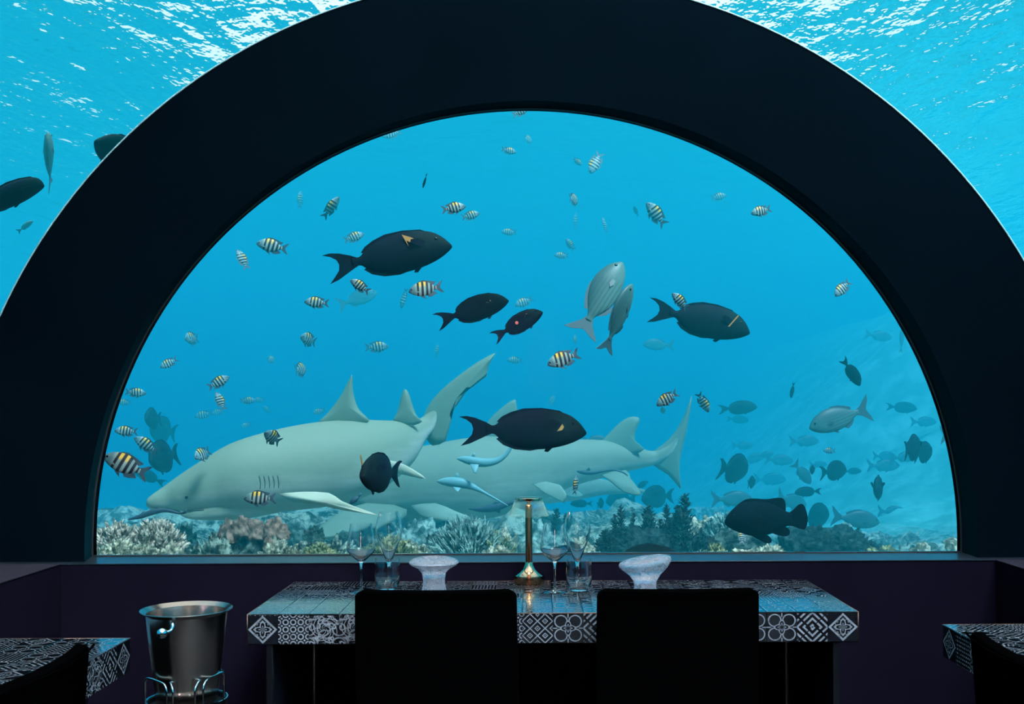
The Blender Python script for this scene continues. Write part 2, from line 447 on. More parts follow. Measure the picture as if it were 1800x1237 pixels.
def tube(name, pts, rads, n=8, smooth=True):
    pts = [Vector(p) for p in pts]
    if isinstance(rads, (int, float)): rads = [rads] * len(pts)
    vs, fs = [], []; up = Vector((0.13, 0.21, 0.97)).normalized()
    pu = None
    for i, p in enumerate(pts):
        t = (pts[min(i + 1, len(pts) - 1)] - pts[max(i - 1, 0)]).normalized()
        if pu is None: pu = t.cross(up).normalized()
        a = (pu - t * pu.dot(t)).normalized(); pu = a; b = t.cross(a)
        for k in range(n):
            w = 2 * PI * k / n; vs.append(p + (a * math.cos(w) + b * math.sin(w)) * rads[i])
    for i in range(len(pts) - 1):
        for k in range(n):
            k2 = (k + 1) % n; fs.append((i * n + k, i * n + k2, (i + 1) * n + k2, (i + 1) * n + k))
    fs.append(tuple(range(n))[::-1]); fs.append(tuple((len(pts) - 1) * n + k for k in range(n)))
    return mesh(name, vs, fs, smooth)
# ================================================================== THE SETTING
SILL = 0.821
WALLY, ARCHY, PANEY = 4.33, 4.39, 4.555
XL, XR = -1.907, 1.845
DCX, DCZ, DR = -0.037, 0.851, 2.350        # dome axis and radius
BACKY = -2.5
def structure(o): o['kind'] = 'structure'; return o

structure(link('floor', box('floor', -2.42, 2.36, BACKY, 4.60, -0.2, 0.0), M['floor']))
structure(link('wall_left', box('wall_left', -2.42, XL, BACKY, 4.62, 0.0, SILL, 0.006), M['lowwall']))
structure(link('wall_right', box('wall_right', XR, 2.36, BACKY, 4.62, 0.0, SILL, 0.006), M['lowwall']))
structure(link('wall_front', box('wall_front', XL - 0.001, XR + 0.001, WALLY, 4.62, 0.0, SILL, 0.006), M['lowwall']))
# painted cappings on top of the low walls
structure(link('trim_1', box('ledge_left', -2.385, XL + 0.004, BACKY, WALLY, SILL, SILL + 0.004, 0.0015), M['ledge']))
structure(link('trim_2', box('ledge_right', XR - 0.004, 2.31, BACKY, WALLY, SILL, SILL + 0.004, 0.0015), M['ledge']))
structure(link('trim_3', box('ledge_front', -2.385, 2.31, WALLY - 0.004, PANEY, SILL, SILL + 0.004, 0.0015), M['sill']))

def arc(cx, cz, R, z0, n):         # from lower left over the top to lower right, down to z0
    pts = []
    a0 = math.asin(max(-1, min(1, (z0 - cz) / R)))
    for i in range(n + 1):
        a = PI - a0 + (2 * a0 - PI) * i / n
        pts.append((cx + R * math.cos(a), cz + R * math.sin(a)))
    return pts
def strip(name, loops, n, close=True, smooth=True):  # loops of equal length joined in order
    vs, fs = [], []
    for lp in loops: vs += lp
    k = len(loops)
    for j in range(k if close else k - 1):
        j2 = (j + 1) % k
        for i in range(n): fs.append((j * (n + 1) + i, j * (n + 1) + i + 1, j2 * (n + 1) + i + 1, j2 * (n + 1) + i))
    if close:
        fs.append(tuple(j * (n + 1) for j in range(k))); fs.append(tuple(j * (n + 1) + n for j in range(k))[::-1])
    me = mesh(name, vs, fs); bm = bmesh.new(); bm.from_mesh(me); bmesh.ops.recalc_face_normals(bm, faces=bm.faces); bm.to_mesh(me); bm.free()
    if smooth:
        me.polygons.foreach_set('use_smooth', [True] * len(me.polygons)); me.set_sharp_from_angle(angle=math.radians(30))
    return me
N = 96
def at(pts, y): return [(x, y, z) for x, z in pts]
z0 = SILL + 0.002
inF = arc(-0.018, 0.873, 1.814, z0, N); inB = arc(-0.036, 0.873, 1.835, z0, N)
outF = arc(DCX, DCZ, DR - 0.002, z0, N)
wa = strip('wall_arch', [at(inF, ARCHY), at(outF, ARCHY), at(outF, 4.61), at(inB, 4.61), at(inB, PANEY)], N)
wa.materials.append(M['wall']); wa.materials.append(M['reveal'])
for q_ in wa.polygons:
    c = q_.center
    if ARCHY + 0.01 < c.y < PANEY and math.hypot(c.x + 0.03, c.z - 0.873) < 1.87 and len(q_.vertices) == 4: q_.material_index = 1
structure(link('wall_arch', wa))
# window: acrylic pane with black gasket
pane = structure(link('window_1', None))
po = arc(-0.036, 0.873, 1.833, SILL + 0.005, N)
vs = at(po, PANEY + 0.004) + at(po, 4.60)
fs = [tuple(range(N + 1)), tuple(range(N + 1, 2 * N + 2))[::-1]] + [(i, i + 1, N + 2 + i, N + 1 + i) for i in range(N)] + [(N, 0, N + 1, 2 * N + 1)]
bm = bmesh.new(); me = mesh('pane', vs, fs); bm.from_mesh(me); bm.free()
link('window_pane', me, M['pane'], pane)
gi = arc(-0.036, 0.873, 1.828, SILL + 0.005, N)
link('window_gasket', strip('gasket', [at(gi, PANEY - 0.006), at(po, PANEY - 0.006), at(po, PANEY + 0.003), at(gi, PANEY + 0.003)], N), M['gasket'], pane)
link('window_gasket', box('gasket_bottom', -1.86, 1.79, PANEY - 0.008, PANEY + 0.003, SILL + 0.0042, SILL + 0.009), M['gasket'], pane)
# curved acrylic tunnel vault
di, do_ = arc(DCX, DCZ, DR, SILL, N), arc(DCX, DCZ, DR + 0.05, SILL, N)
dm = strip('vault', [at(di, BACKY), at(di, ARCHY + 0.004), at(do_, ARCHY + 0.004), at(do_, BACKY)], N)
dm.materials.append(M['dome']); dm.materials.append(M['outerface'])
for p_ in dm.polygons:
    c = p_.center; r_ = math.hypot(c.x - DCX, c.z - DCZ)
    p_.material_index = 0 if (r_ < DR + 0.004 and c.z > SILL + 0.001) else 1
structure(link('ceiling', dm))
ring = arc(DCX, DCZ, DR - 0.006, SILL + 0.004, N)
structure(link('trim_4', tube('vault_seal', at(ring, ARCHY - 0.003), 0.0032, 6), M['sealant']))
structure(link('wall_back', box('wall_back', -2.45, 2.40, BACKY - 0.1, BACKY, -0.2, 3.3), M['wall']))

# ================================================================== THE SEA
cav = arc(DCX, DCZ, DR + 0.055, SILL - 0.01, 64)
cav = [(cav[0][0], -0.22)] + cav + [(cav[-1][0], -0.22)]
bm = bmesh.new()
bmesh.ops.create_cube(bm, size=1)
for v in bm.verts: v.co = Vector((v.co.x * 110, 22 + v.co.y * 80, 1.6 + v.co.z * 7.6))
a = [bm.verts.new((x, BACKY - 0.12, z)) for x, z in cav]; b = [bm.verts.new((x, 4.625, z)) for x, z in cav]
n_ = len(cav)
for i in range(n_): bm.faces.new((a[i], b[i], b[(i + 1) % n_], a[(i + 1) % n_]))
bm.faces.new(a[::-1]); bm.faces.new(b)
bmesh.ops.triangulate(bm, faces=[f for f in bm.faces if len(f.verts) > 4])
me = bpy.data.meshes.new('sea_water'); bm.to_mesh(me); bm.free()
cc = Vector((0, 1.0, 1.5))                   # cavity faces must point into the cavity
bm = bmesh.new(); bm.from_mesh(me); bm.normal_update()
for f in bm.faces:
    c = f.calc_center_median()
    inner = abs(c.x) < 3 and -3 < c.y < 4.7 and -0.3 < c.z < 3.4
    d_ = f.normal.dot((cc - c) if inner else (c - cc))
    if d_ < 0: f.normal_flip()
bm.to_mesh(me); bm.free()
tag(link('sea_water', me, M['water']), 'clear blue sea water surrounding the room', 'water', kind='stuff')

# underside of the sea surface, with real swell
n_ = 260; S_ = 100.0; vs, fs = [], []
for j in range(n_ + 1):
    for i in range(n_ + 1):
        x = -50 + S_ * i / n_; y = -17 + 78 * j / n_
        q = 0.16 * noise.noise(Vector((x * 0.35, y * 0.22, 0.3))) + 0.07 * noise.noise(Vector((x * 0.9 + y * 0.3, y * 0.7, 3.1)))
        vs.append((x, y, 5.55 + q))
for j in range(n_):
    for i in range(n_): k = j * (n_ + 1) + i; fs.append((k, k + 1, k + n_ + 2, k + n_ + 1))
tag(link('sea_surface', mesh('sea_surface', vs, fs, True), M['surface']), 'rippled sea surface seen from below with white glints', 'water', kind='stuff')

def ground(x, y):
    near = min(1, max(0, (y - 4.66) / 0.5)) * min(1, max(0, (17 - y) / 8.0))
    near = near * near * (3 - 2 * near)
    g = -0.75 + 1.20 * near + 0.06 * noise.noise(Vector((x * 0.7, y * 0.7, 0)))
    g += 0.12 * math.exp(-((y - 9.6) / 2.0) ** 2) * (1 - 0.5 * min(1, max(0, (x - 1.5) / 2)))
    r_ = noise.fractal(Vector((x * 1.9, y * 1.9, 4)), 1.0, 2.0, 5)
    g += (0.03 + 0.10 * near) * r_ + 0.07 * near * abs(noise.fractal(Vector((x * 4.5, y * 4.5, 9)), 0.8, 2.0, 4))
    g -= 0.30 * min(1, max(0, (x - 0.9) / 1.5)) * min(1, max(0, (y - 5.5) / 1.5)) * near
    if near > 0.02 and y < 14 and abs(x) < 9: g += 0.26 * near * (0.42 - noise.voronoi(Vector((x * 2.3, y * 2.3, 0.5)))[0][0]) + 0.09 * near * (0.4 - noise.voronoi(Vector((x * 6.5, y * 6.5, 2.5)))[0][0])
    k_ = min(1, max(0, (x - 1.2) / 7.0)) * min(1, max(0, (y - 9) / 9)); g += 4.4 * k_ * k_ * (3 - 2 * k_)
    if y < 4.7: g = min(g, -0.45)
    return g
vs, fs = [], []; nx, ny = 330, 240
xs = [50 * ((i / nx * 2 - 1) * 0.25 + 0.75 * (i / nx * 2 - 1) ** 3) for i in range(nx + 1)]
ys = [-15 + 19.7 * j / 20 for j in range(20)] + [4.7 + 53 * ((j - 20) / (ny - 20)) ** 2.0 for j in range(20, ny + 1)]
for y in ys:
    for x in xs: vs.append((x, y, ground(x, y)))
for j in range(len(ys) - 1):
    for i in range(nx): k = j * (nx + 1) + i; fs.append((k, k + 1, k + nx + 2, k + nx + 1))
tag(link('seabed', mesh('seabed', vs, fs, True), M['sand']), 'pale sandy seabed with rubble sloping away beyond the window', 'seabed', kind='stuff')

# ================================================================== FURNITURE
TZ = 0.75
tile_meshes = []
for mt in TILES:
    me = box('tile', -0.05, 0.05, -0.05, 0.05, -0.003, 0.003, 0.0008, 1); me.materials.append(mt); tile_meshes.append(me)
rt = random.Random(3)
def tile(parent, k, loc, rot, sx, sy):
    o = bpy.data.objects.new('tile', tile_meshes[k]); C.objects.link(o); o.parent = parent
    o.location = loc; o.rotation_euler = rot; o.scale = (sx / 0.1, sy / 0.1, 1)
TH = 0.103
def make_table(label, x0, x1, y0, y1, nx, ny, front=None, left=None, right=None, back=False):
    t = tag(empty('tiled_table', ((x0 + x1) / 2, (y0 + y1) / 2, 0)), label, 'table', 'tables topped with patterned tiles')
    cx, cy = (x0 + x1) / 2, (y0 + y1) / 2
    g = 0.0012
    hx, hy = (x1 - x0) / 2, (y1 - y0) / 2
    link('tabletop', box('tabletop', -hx + 0.006, hx - 0.006, -hy + 0.006, hy - 0.006, TZ - TH, TZ - 0.006), M['blackmetal'], t)
    wx, wy = (x1 - x0) / nx, (y1 - y0) / ny
    for j in range(ny):
        for i in range(nx):
            tile(t, rt.choice([0, 0, 1, 2, 3, 3, 4, 5, 6, 7, 8, 9]), (-hx + wx * (i + .5), -hy + wy * (j + .5), TZ - 0.003 + rt.uniform(-.0003, .0003)), (rt.uniform(-.002, .002), rt.uniform(-.002, .002), rt.choice([0, 1, 2, 3]) * PI / 2), wx - g, wy - g)
    if front:
        for i in range(nx): tile(t, front[i], (-hx + wx * (i + .5), -hy + 0.003, TZ - TH / 2), (PI / 2, 0, 0), wx - g, TH - 0.006)
    if right:
        for j in range(ny): tile(t, right[j], (hx - 0.003, hy - wy * (j + .5), TZ - TH / 2), (PI / 2, 0, PI / 2), wy - g, TH - 0.006)
    if left:
        for j in range(ny): tile(t, left[j], (-hx + 0.003, hy - wy * (j + .5), TZ - TH / 2), (PI / 2, 0, -PI / 2), wy - g, TH - 0.006)
    # slim metal edging round the top
    ed = [(-hx, -hy, TZ - 0.001), (hx, -hy, TZ - 0.001), (hx, hy, TZ - 0.001), (-hx, hy, TZ - 0.001), (-hx, -hy, TZ - 0.001)]
    for a_, b_ in zip(ed, ed[1:]): link('edging', tube('edging', [a_, b_], 0.0014, 6), M['copper'], t)
    for sx in (-1, 1): link('corner_edging', tube('corner', [(sx * hx, -hy, TZ), (sx * hx, -hy, TZ - TH)], 0.0018, 6), M['copper'], t)
    return t, hx, hy
fr_ = [0, 1, 5, 5, 2, 6, 8, 4, 1, 2, 3, 4, 0, 1, 6, 2, 3, 3, 4, 0]
sd_ = [0, 5, 4, 3, 8, 2, 1]
tm, hx, hy = make_table('long black table with patterned tiles in front of the big window', -0.964, 1.078, 3.613, 4.318, 20, 7, fr_, sd_, sd_)
for xx in (-0.893, 1.007):
    lx = xx - 0.057
    link('leg_panel', box('leg_panel', lx - 0.010, lx + 0.010, -hy + 0.03, hy - 0.01, 0, TZ - TH, 0.002), M['panel'], tm)
    link('leg_bar', box('leg_bar', lx - 0.011, lx + 0.011, -hy + 0.01, -hy + 0.03, 0, TZ - TH, 0.002), M['blackmetal'], tm)
    link('leg_edge_strip', box('leg_strip', lx - 0.013 if lx > 0 else lx + 0.010, lx - 0.010 if lx > 0 else lx + 0.013, hy - 0.014, hy - 0.009, 0, TZ - TH), M['steel'], tm)
tl, hx, hy = make_table('patterned tile table along the left wall, by the ice bucket', XL + 0.002, -1.215, 1.80, 3.237, 7, 14, None, None, [0, 4, 5, 8, 3, 2, 1, 0, 4, 6, 3, 2, 1, 0], True)
for yy in (-hy + 0.2, hy - 0.12): link('leg_panel', box('leg_panel', -hx + 0.05, hx - 0.08, yy - 0.01, yy + 0.01, 0, TZ - TH, 0.002), M['blackmetal'], tl)
tr_, hx, hy = make_table('patterned tile table along the right wall', 1.275, XR - 0.002, 1.80, 3.387, 6, 15, None, [0, 9, 5, 3, 8, 2, 1, 0, 4, 6, 3, 2, 1, 0, 4], None, True)
for yy in (-hy + 0.2, hy - 0.12): link('leg_panel', box('leg_panel', -hx + 0.08, hx - 0.05, yy - 0.01, yy + 0.01, 0, TZ - TH, 0.002), M['blackmetal'], tr_)

# ---- chairs (local: the sitter looks along +Y, the back is at -Y)
def curved_back(w, zb, zt, bow, th):
    bm = bmesh.new(); nx_, nz_ = 22, 14; grid = []
    for j in range(nz_ + 1):
        row = []
        for i in range(nx_ + 1):
            s = i / nx_ * 2 - 1; h = j / nz_
            e = max(0, (abs(s) - 0.955) / 0.045)
            top = zt - 0.013 * (1 - math.sqrt(max(0, 1 - e * e)))
            ww = w * (1.0 + 0.025 * (1 - h))
            row.append(bm.verts.new((s * ww / 2, -bow * (1 - s * s) - 0.035 * h, zb + (top - zb) * h)))
        grid.append(row)
    for j in range(nz_):
        for i in range(nx_): bm.faces.new((grid[j][i], grid[j][i + 1], grid[j + 1][i + 1], grid[j + 1][i]))
    bmesh.ops.recalc_face_normals(bm, faces=bm.faces)
    bmesh.ops.solidify(bm, geom=bm.faces[:], thickness=th)
    return frombm('backrest', bm, False)
def smooth_bevel(o, w=0.008):
    b_ = o.modifiers.new('bevel', 'BEVEL'); b_.width = w; b_.segments = 3; b_.limit_method = 'ANGLE'; b_.angle_limit = math.radians(45)
    return o
def make_chair(label, loc, rz):
    t = tag(empty('dining_chair', loc), label, 'chair', 'black leather dining chairs'); t.rotation_euler = (0, 0, rz)
    o = link('backrest', chair_back, M['leather'], t); smooth_bevel(o)
    link('seat', seat_me, M['leather'], t)
    for x_ in (-0.21, 0.21):
        for y_ in (0.02, 0.42): link('leg', leg_me, M['blackmetal'], t, (x_, y_, 0))
    link('piping', pipe_me, M['leather'], t)
    return t
chair_back = curved_back(0.525, 0.40, 0.848, 0.032, 0.034)
seat_me = box('seat', -0.245, 0.245, 0.0, 0.46, 0.40, 0.475, 0.02, 3)
leg_me = box('leg', -0.015, 0.015, -0.015, 0.015, 0, 0.41, 0.003)
pipe_me = tube('piping', [(s * 0.245, -0.032 * (1 - s * s) - 0.052, 0.846) for s in [i / 12 - 1 for i in range(25)]], 0.0028, 6)
make_chair('black leather chair with curved back, left one at the long table', (-0.322, 3.515, 0), 0)
make_chair('black leather chair with curved back, right one at the long table', (0.459, 3.515, 0), 0)
make_chair('black chair with curved back at the table in the lower left corner', (-1.150, 2.44, 0), PI / 2)
make_chair('black chair with curved back at the table in the lower right corner', (1.160, 2.54, 0), -PI / 2)

# ---- ice bucket on its stand
bk = tag(empty('ice_bucket', (-0.859, 2.66, 0.713)), 'polished steel ice bucket with flared rim standing on a wire stand', 'ice bucket')
H = 0.225
link('bucket_body', lathe('bucket', [(0, 0), (0.070, 0), (0.0735, 0.004), (0.0965, H - 0.010), (0.110, H), (0.1095, H + 0.0015), (0.0955, H - 0.0075), (0.0725, 0.006), (0, 0.005)], 64), M['steel'], bk)
for sg in (-1, 1):
    pts = [(0, -0.0955 * sg, H - 0.012), (0.001 * sg, -0.104 * sg, H - 0.016), (0.002 * sg, -0.108 * sg, H - 0.023), (-0.001 * sg, -0.112 * sg, H - 0.031), (-0.010 * sg, -0.122 * sg, H - 0.034)]
    h_ = link('handle', tube('handle_bracket', crom(pts, 3), 0.0045, 10), M['chrome'], bk)
    k_ = bpy.data.objects.new('knob', lathe('knob', [(0, -0.0125)] + [(0.0125 * math.cos(q), 0.0125 * math.sin(q)) for q in [-1.3, -1, -.7, -.35, 0, .35, .7, 1, 1.3]] + [(0, 0.0125)], 20, False))
    C.objects.link(k_); k_.data.materials.append(M['chrome']); k_.parent = h_; k_.location = (-0.016 * sg, -0.128 * sg, H - 0.034)
st = tag(empty('bucket_stand', (-0.859, 2.66, 0)), 'dark round stand with steel wire loops holding the ice bucket', 'stand')
link('tray', lathe('tray', [(0, 0.695), (0.094, 0.695), (0.096, 0.698), (0.096, 0.716), (0.093, 0.716), (0.092, 0.705), (0.0765, 0.704), (0, 0.7035)], 56), M['blackmetal'], st)
link('tray_rim', lathe('tray_rim', [(0.0945, 0.716), (0.0975, 0.716), (0.0975, 0.719), (0.0945, 0.719)], 56), M['chrome'], st)
link('pole', lathe('pole', [(0, 0.01), (0.014, 0.01), (0.014, 0.695), (0, 0.695)], 20), M['blackmetal'], st)
link('base', lathe('base', [(0, 0), (0.15, 0), (0.15, 0.008), (0.02, 0.016), (0, 0.016)], 48), M['blackmetal'], st)
for (xa, ya, xb, yb) in ((-0.087, -0.045, -0.018, -0.094), (-0.080, 0.010, -0.004, -0.092), (0.087, 0.018, 0.062, -0.072), (0.076, 0.050, 0.046, -0.084)):
    q = []
    for s in (0.0, 0.10, 0.24): q.append((xa, ya, 0.70 + 0.068 * s / 0.24))
    q += [(xa * .94 + xb * .06, ya * .94 + yb * .06, 0.776), (xa * .8 + xb * .2, ya * .8 + yb * .2, 0.781), (xa * .2 + xb * .8, ya * .2 + yb * .8, 0.777), (xa * .06 + xb * .94, ya * .06 + yb * .94, 0.770), (xb, yb, 0.758), (xb, yb, 0.735), (xb, yb, 0.70)]
    link('wire_loop', tube('wire_loop', crom(q, 4), 0.0027, 8), M['chrome'], st)

# ---- glassware
def glass_on(name, prof, u, vb, label, cat, group, mat='glass', parts=None, Y=None):
    Y = Y or (CAMZ - TZ) * F / unroll(u, vb)[1]
    X_ = unroll(u, vb)[0] * Y / F
    o = tag(link(name, prof if not isinstance(prof, list) else lathe(name, prof, 64), M[mat], None, (X_, Y, TZ)), label, cat, group)
    return o
WINE = lathe('wine', [(0, 0), (.044, 0), (.045, .0015), (.03, .004), (.014, .0075), (.006, .014), (.0042, .03), (.0036, .07), (.0042, .10), (.008, .114), (.022, .125), (.044, .146), (.0535, .160), (.0545, .166), (.053, .180), (.040, .257), (.0392, .257), (.0521, .180), (.0535, .166), (.0525, .161), (.043, .1475), (.020, .1275), (.007, .119), (0, .1175)], 64)
TULIP = lathe('tulip', [(0, 0), (.036, 0), (.037, .0015), (.02, .004), (.007, .010), (.0042, .02), (.0045, .06), (.008, .085), (.014, .100), (.030, .142), (.046, .180), (.052, .208), (.0515, .225), (.046, .256), (.036, .286), (.0352, .286), (.0452, .256), (.0506, .225), (.0511, .208), (.045, .181), (.029, .144), (.012, .104), (.006, .093), (0, .090)], 64)
TUMB = lathe('tumbler', [(0, 0), (.032, 0), (.037, .004), (.046, .028), (.0505, .060), (.0495, .090), (.0455, .120), (.0447, .120), (.0485, .090), (.0494, .060), (.0445, .032), (.033, .015), (0, .0125)], 64)
glass_on('wine_glass', WINE, 635, 1041, 'stemmed wine glass behind the left chair, wide low bowl', 'wine glass', 'wine glasses on the long table')
glass_on('wine_glass', WINE, 975.5, 1041, 'stemmed wine glass right of the golden lamp, wide low bowl', 'wine glass', 'wine glasses on the long table')
glass_on('champagne_glass', TULIP, 684, 1028, 'tulip champagne glass with pointed bowl behind the left tumbler', 'champagne glass', 'champagne glasses on the long table')
glass_on('champagne_glass', TULIP, 1015, 1028, 'tulip champagne glass with pointed bowl behind the right tumbler', 'champagne glass', 'champagne glasses on the long table')
glass_on('water_tumbler', TUMB, 681, 1036, 'round clear water tumbler behind the left chair', 'tumbler', 'tumblers on the long table')
glass_on('water_tumbler', TUMB, 1018, 1038, 'round clear water tumbler between the two chairs', 'tumbler', 'tumblers on the long table')
glass_on('glass_vase', [(0, 0), (.046, 0), (.0465, .004), (.043, .03), (.040, .055), (.044, .080), (.060, .098), (.084, .110), (.092, .118), (.091, .124), (.078, .132), (.056, .138), (.048, .139), (.040, .134), (.024, .126), (0, .122)], 763, 1045, 'mushroom-shaped bubble glass ornament behind the left chair', 'ornament', 'bubble glass ornaments', 'bubble')
v2 = lathe('ornament', [(0, 0), (.044, 0), (.045, .004), (.040, .03), (.042, .050), (.058, .074), (.082, .096), (.094, .110), (.0965, .120), (.093, .128), (.080, .135), (.060, .139), (.040, .138), (.020, .134), (0, .132)], 64)
for v in v2.vertices:
    k = max(0, (v.co.z - 0.05) / 0.09); v.co.z += 0.16 * v.co.x * k - 0.05 * v.co.y * k
glass_on('glass_vase', v2, 1134, 1045, 'bubble glass ornament with a tilted flat top behind the right chair', 'ornament', 'bubble glass ornaments', 'bubble')

# ---- table lamp
Yl = (CAMZ - TZ) * F / unroll(930, 1025)[1]
lp = tag(empty('table_lamp', (unroll(930, 1025)[0] * Yl / F, Yl, TZ)), 'polished gold table lamp with thin clear shade', 'lamp')
lb_ = link('base', lathe('lamp_base', [(0, 0), (.0585, 0), (.0600, .002), (.0600, .030), (.0590, .0325), (.052, .035), (.036, .044), (.024, .056), (.0165, .072), (.0140, .085), (0, .085)], 64), M['gold'], lp)
lb_.data.materials.append(M['bronze'])
for q_ in lb_.data.polygons: q_.material_index = 1 if q_.center.z < 0.0335 else 0
link('stem', lathe('lamp_stem', [(0, .084), (.0138, .085), (.0138, .306), (.012, .309), (0, .309)], 40), M['bronze'], lp)
link('neck', lathe('lamp_neck', [(0, .308), (.0062, .308), (.0062, .318), (.010, .324), (.016, .328), (0, .328)], 32), M['gold'], lp)
link('cap', lathe('lamp_cap', [(.016, .328), (.051, .327), (.0535, .329), (.0535, .336), (.051, .338), (0, .338), (0, .329)], 56), M['gold'], lp)
link('lamp_shade', lathe('lamp_shade', [(.0545, .327), (.0785, .266), (.0777, .266), (.0537, .327)], 64), M['shade'], lp)
em, nt, p = newmat('warm_led'); setp(p, Base_Color=(1, .8, .6, 1), Emission_Color=(1, 0.62, 0.32, 1), Emission_Strength=30.0)
link('led_ring', lathe('led_ring', [(.020, .3265), (.030, .3265), (.030, .3275), (.020, .3275)], 40), em, lp)
ld = bpy.data.lights.new('lamp_light', 'SPOT'); ld.energy = 0.5; ld.color = (1, 0.60, 0.32); ld.shadow_soft_size = 0.012; ld.spot_size = math.radians(120)
lo_ = bpy.data.objects.new('lamp_light', ld); C.objects.link(lo_); lo_.parent = lp; lo_.location = (0, -0.025, 0.322)
# ================================================================== FISH
def loft(name, st, n=20, sub=3, pw=1.0, mat=None):
    """st: (x, top, bottom, halfwidth) along +x; nose at the first station."""
    st = crom([tuple(map(float, s)) for s in st], sub); vs, fs = [], []
    for x, t, b, w in st:
        cz, hz = (t + b) / 2, max((t - b) / 2, 0.0004); w = max(w, 0.0004)
        for k in range(n):
            a = 2 * PI * k / n; c, s = math.cos(a), math.sin(a)
            # ellipse that narrows towards back and belly keel
            vs.append((x, w * c * (1 - 0.12 * s * s), cz + hz * s))
    m_ = len(st)
    for j in range(m_ - 1):
        for k in range(n): k2 = (k + 1) % n; fs.append((j * n + k, (j + 1) * n + k, (j + 1) * n + k2, j * n + k2))
    fs.append(tuple(range(n))); fs.append(tuple((m_ - 1) * n + k for k in range(n))[::-1])
    me = mesh(name, vs, fs); bm = bmesh.new(); bm.from_mesh(me); bmesh.ops.recalc_face_normals(bm, faces=bm.faces); bm.to_mesh(me); bm.free()
    me.polygons.foreach_set('use_smooth', [True] * len(me.polygons)); return me
def flat(name, pts, th=0.006, fn=None, smooth_sub=0):
    """solid thin plate with outline pts in (x,z); fn maps (x,y,z) to its final place"""
    if smooth_sub: pts = crom(list(pts) + [pts[0]], smooth_sub)[:-1]
    n = len(pts); fn = fn or (lambda x, y, z: (x, y, z))
    vs = [fn(x, -th / 2, z) for x, z in pts] + [fn(x, th / 2, z) for x, z in pts]
    fs = [tuple(range(n)), tuple(range(n, 2 * n))[::-1]] + [(i, n + i, n + (i + 1) % n, (i + 1) % n) for i in range(n)]
    me = mesh(name, vs, fs); bm = bmesh.new(); bm.from_mesh(me); bmesh.ops.recalc_face_normals(bm, faces=bm.faces)
    bmesh.ops.triangulate(bm, faces=[f for f in bm.faces if len(f.verts) > 4]); bm.to_mesh(me); bm.free(); return me
def side(s, x0, z0, spread=0.5, y0=0.06):   # a paired fin: swung out from the flank
    return lambda x, y, z: (x0 + x, s * (y0 + spread * abs(x)) + y, z0 + z)
def eye(name, x, y, z, r):
    me = bpy.data.meshes.new(name); bm = bmesh.new(); bmesh.ops.create_uvsphere(bm, u_segments=10, v_segments=7, radius=r)
    for v in bm.verts: v.co = Vector((v.co.x, v.co.y * 0.5, v.co.z)) + Vector((x, y, z))
    bm.to_mesh(me); bm.free(); me.polygons.foreach_set('use_smooth', [True] * len(me.polygons)); return me
PROTO = {}
def proto(kind, parts):
    for nm, me, mt in parts:
        if not me.materials: me.materials.append(M[mt])
    PROTO[kind] = [(nm, me) for nm, me, _ in parts]
proto('damsel', [
    ('body', loft('damsel', [(.50, .0, -.012, .004), (.475, .045, -.04, .025), (.42, .105, -.085, .045), (.33, .165, -.13, .062), (.20, .215, -.175, .072), (.05, .225, -.185, .068), (-.08, .185, -.155, .052), (-.18, .115, -.10, .034), (-.25, .062, -.058, .018), (-.30, .055, -.05, .010)]), 'damsel'),
    ('tail_fin', flat('t', [(-.26, .055), (-.33, .085), (-.41, .15), (-.50, .19), (-.45, .10), (-.405, .035), (-.395, 0), (-.405, -.035), (-.45, -.10), (-.50, -.18), (-.41, -.145), (-.33, -.085), (-.26, -.05)]), 'damselfin'),
    ('dorsal_fin', flat('d', [(.22, .20), (.17, .245), (.05, .265), (-.08, .235), (-.20, .20), (-.31, .17), (-.26, .11), (-.20, .09), (-.05, .16), (.1, .2)]), 'damselfin'),
    ('anal_fin', flat('a', [(.0, -.17), (-.04, -.23), (-.14, -.225), (-.29, -.165), (-.23, -.10), (-.16, -.085), (-.05, -.15)]), 'damselfin'),
    ('pelvic_fin', flat('p', [(.20, -.165), (.14, -.22), (.03, -.28), (.07, -.20), (.10, -.16)]), 'damselfin'),
    ('pectoral_fin', flat('q', [(0, .015), (-.035, .02), (-.07, .0), (-.065, -.022), (-.03, -.022), (0, -.012)], .003, side(1, .285, -.05, .3, .064)), 'clearfin'),
    ('pectoral_fin', flat('q', [(0, .015), (-.035, .02), (-.07, .0), (-.065, -.022), (-.03, -.022), (0, -.012)], .003, side(-1, .285, -.05, .3, .064)), 'clearfin'),
    ('eye', eye('e', .415, .046, .035, .021), 'eye'), ('eye', eye('e', .415, -.046, .035, .021), 'eye')])
SURG = [(.50, .0, -.018, .006), (.485, .022, -.032, .018), (.44, .075, -.062, .034), (.37, .125, -.095, .046), (.27, .155, -.125, .054), (.14, .165, -.145, .058), (.0, .150, -.140, .050), (-.10, .115, -.110, .038), (-.18, .065, -.068, .024), (-.225, .032, -.034, .013), (-.29, .036, -.036, .008)]
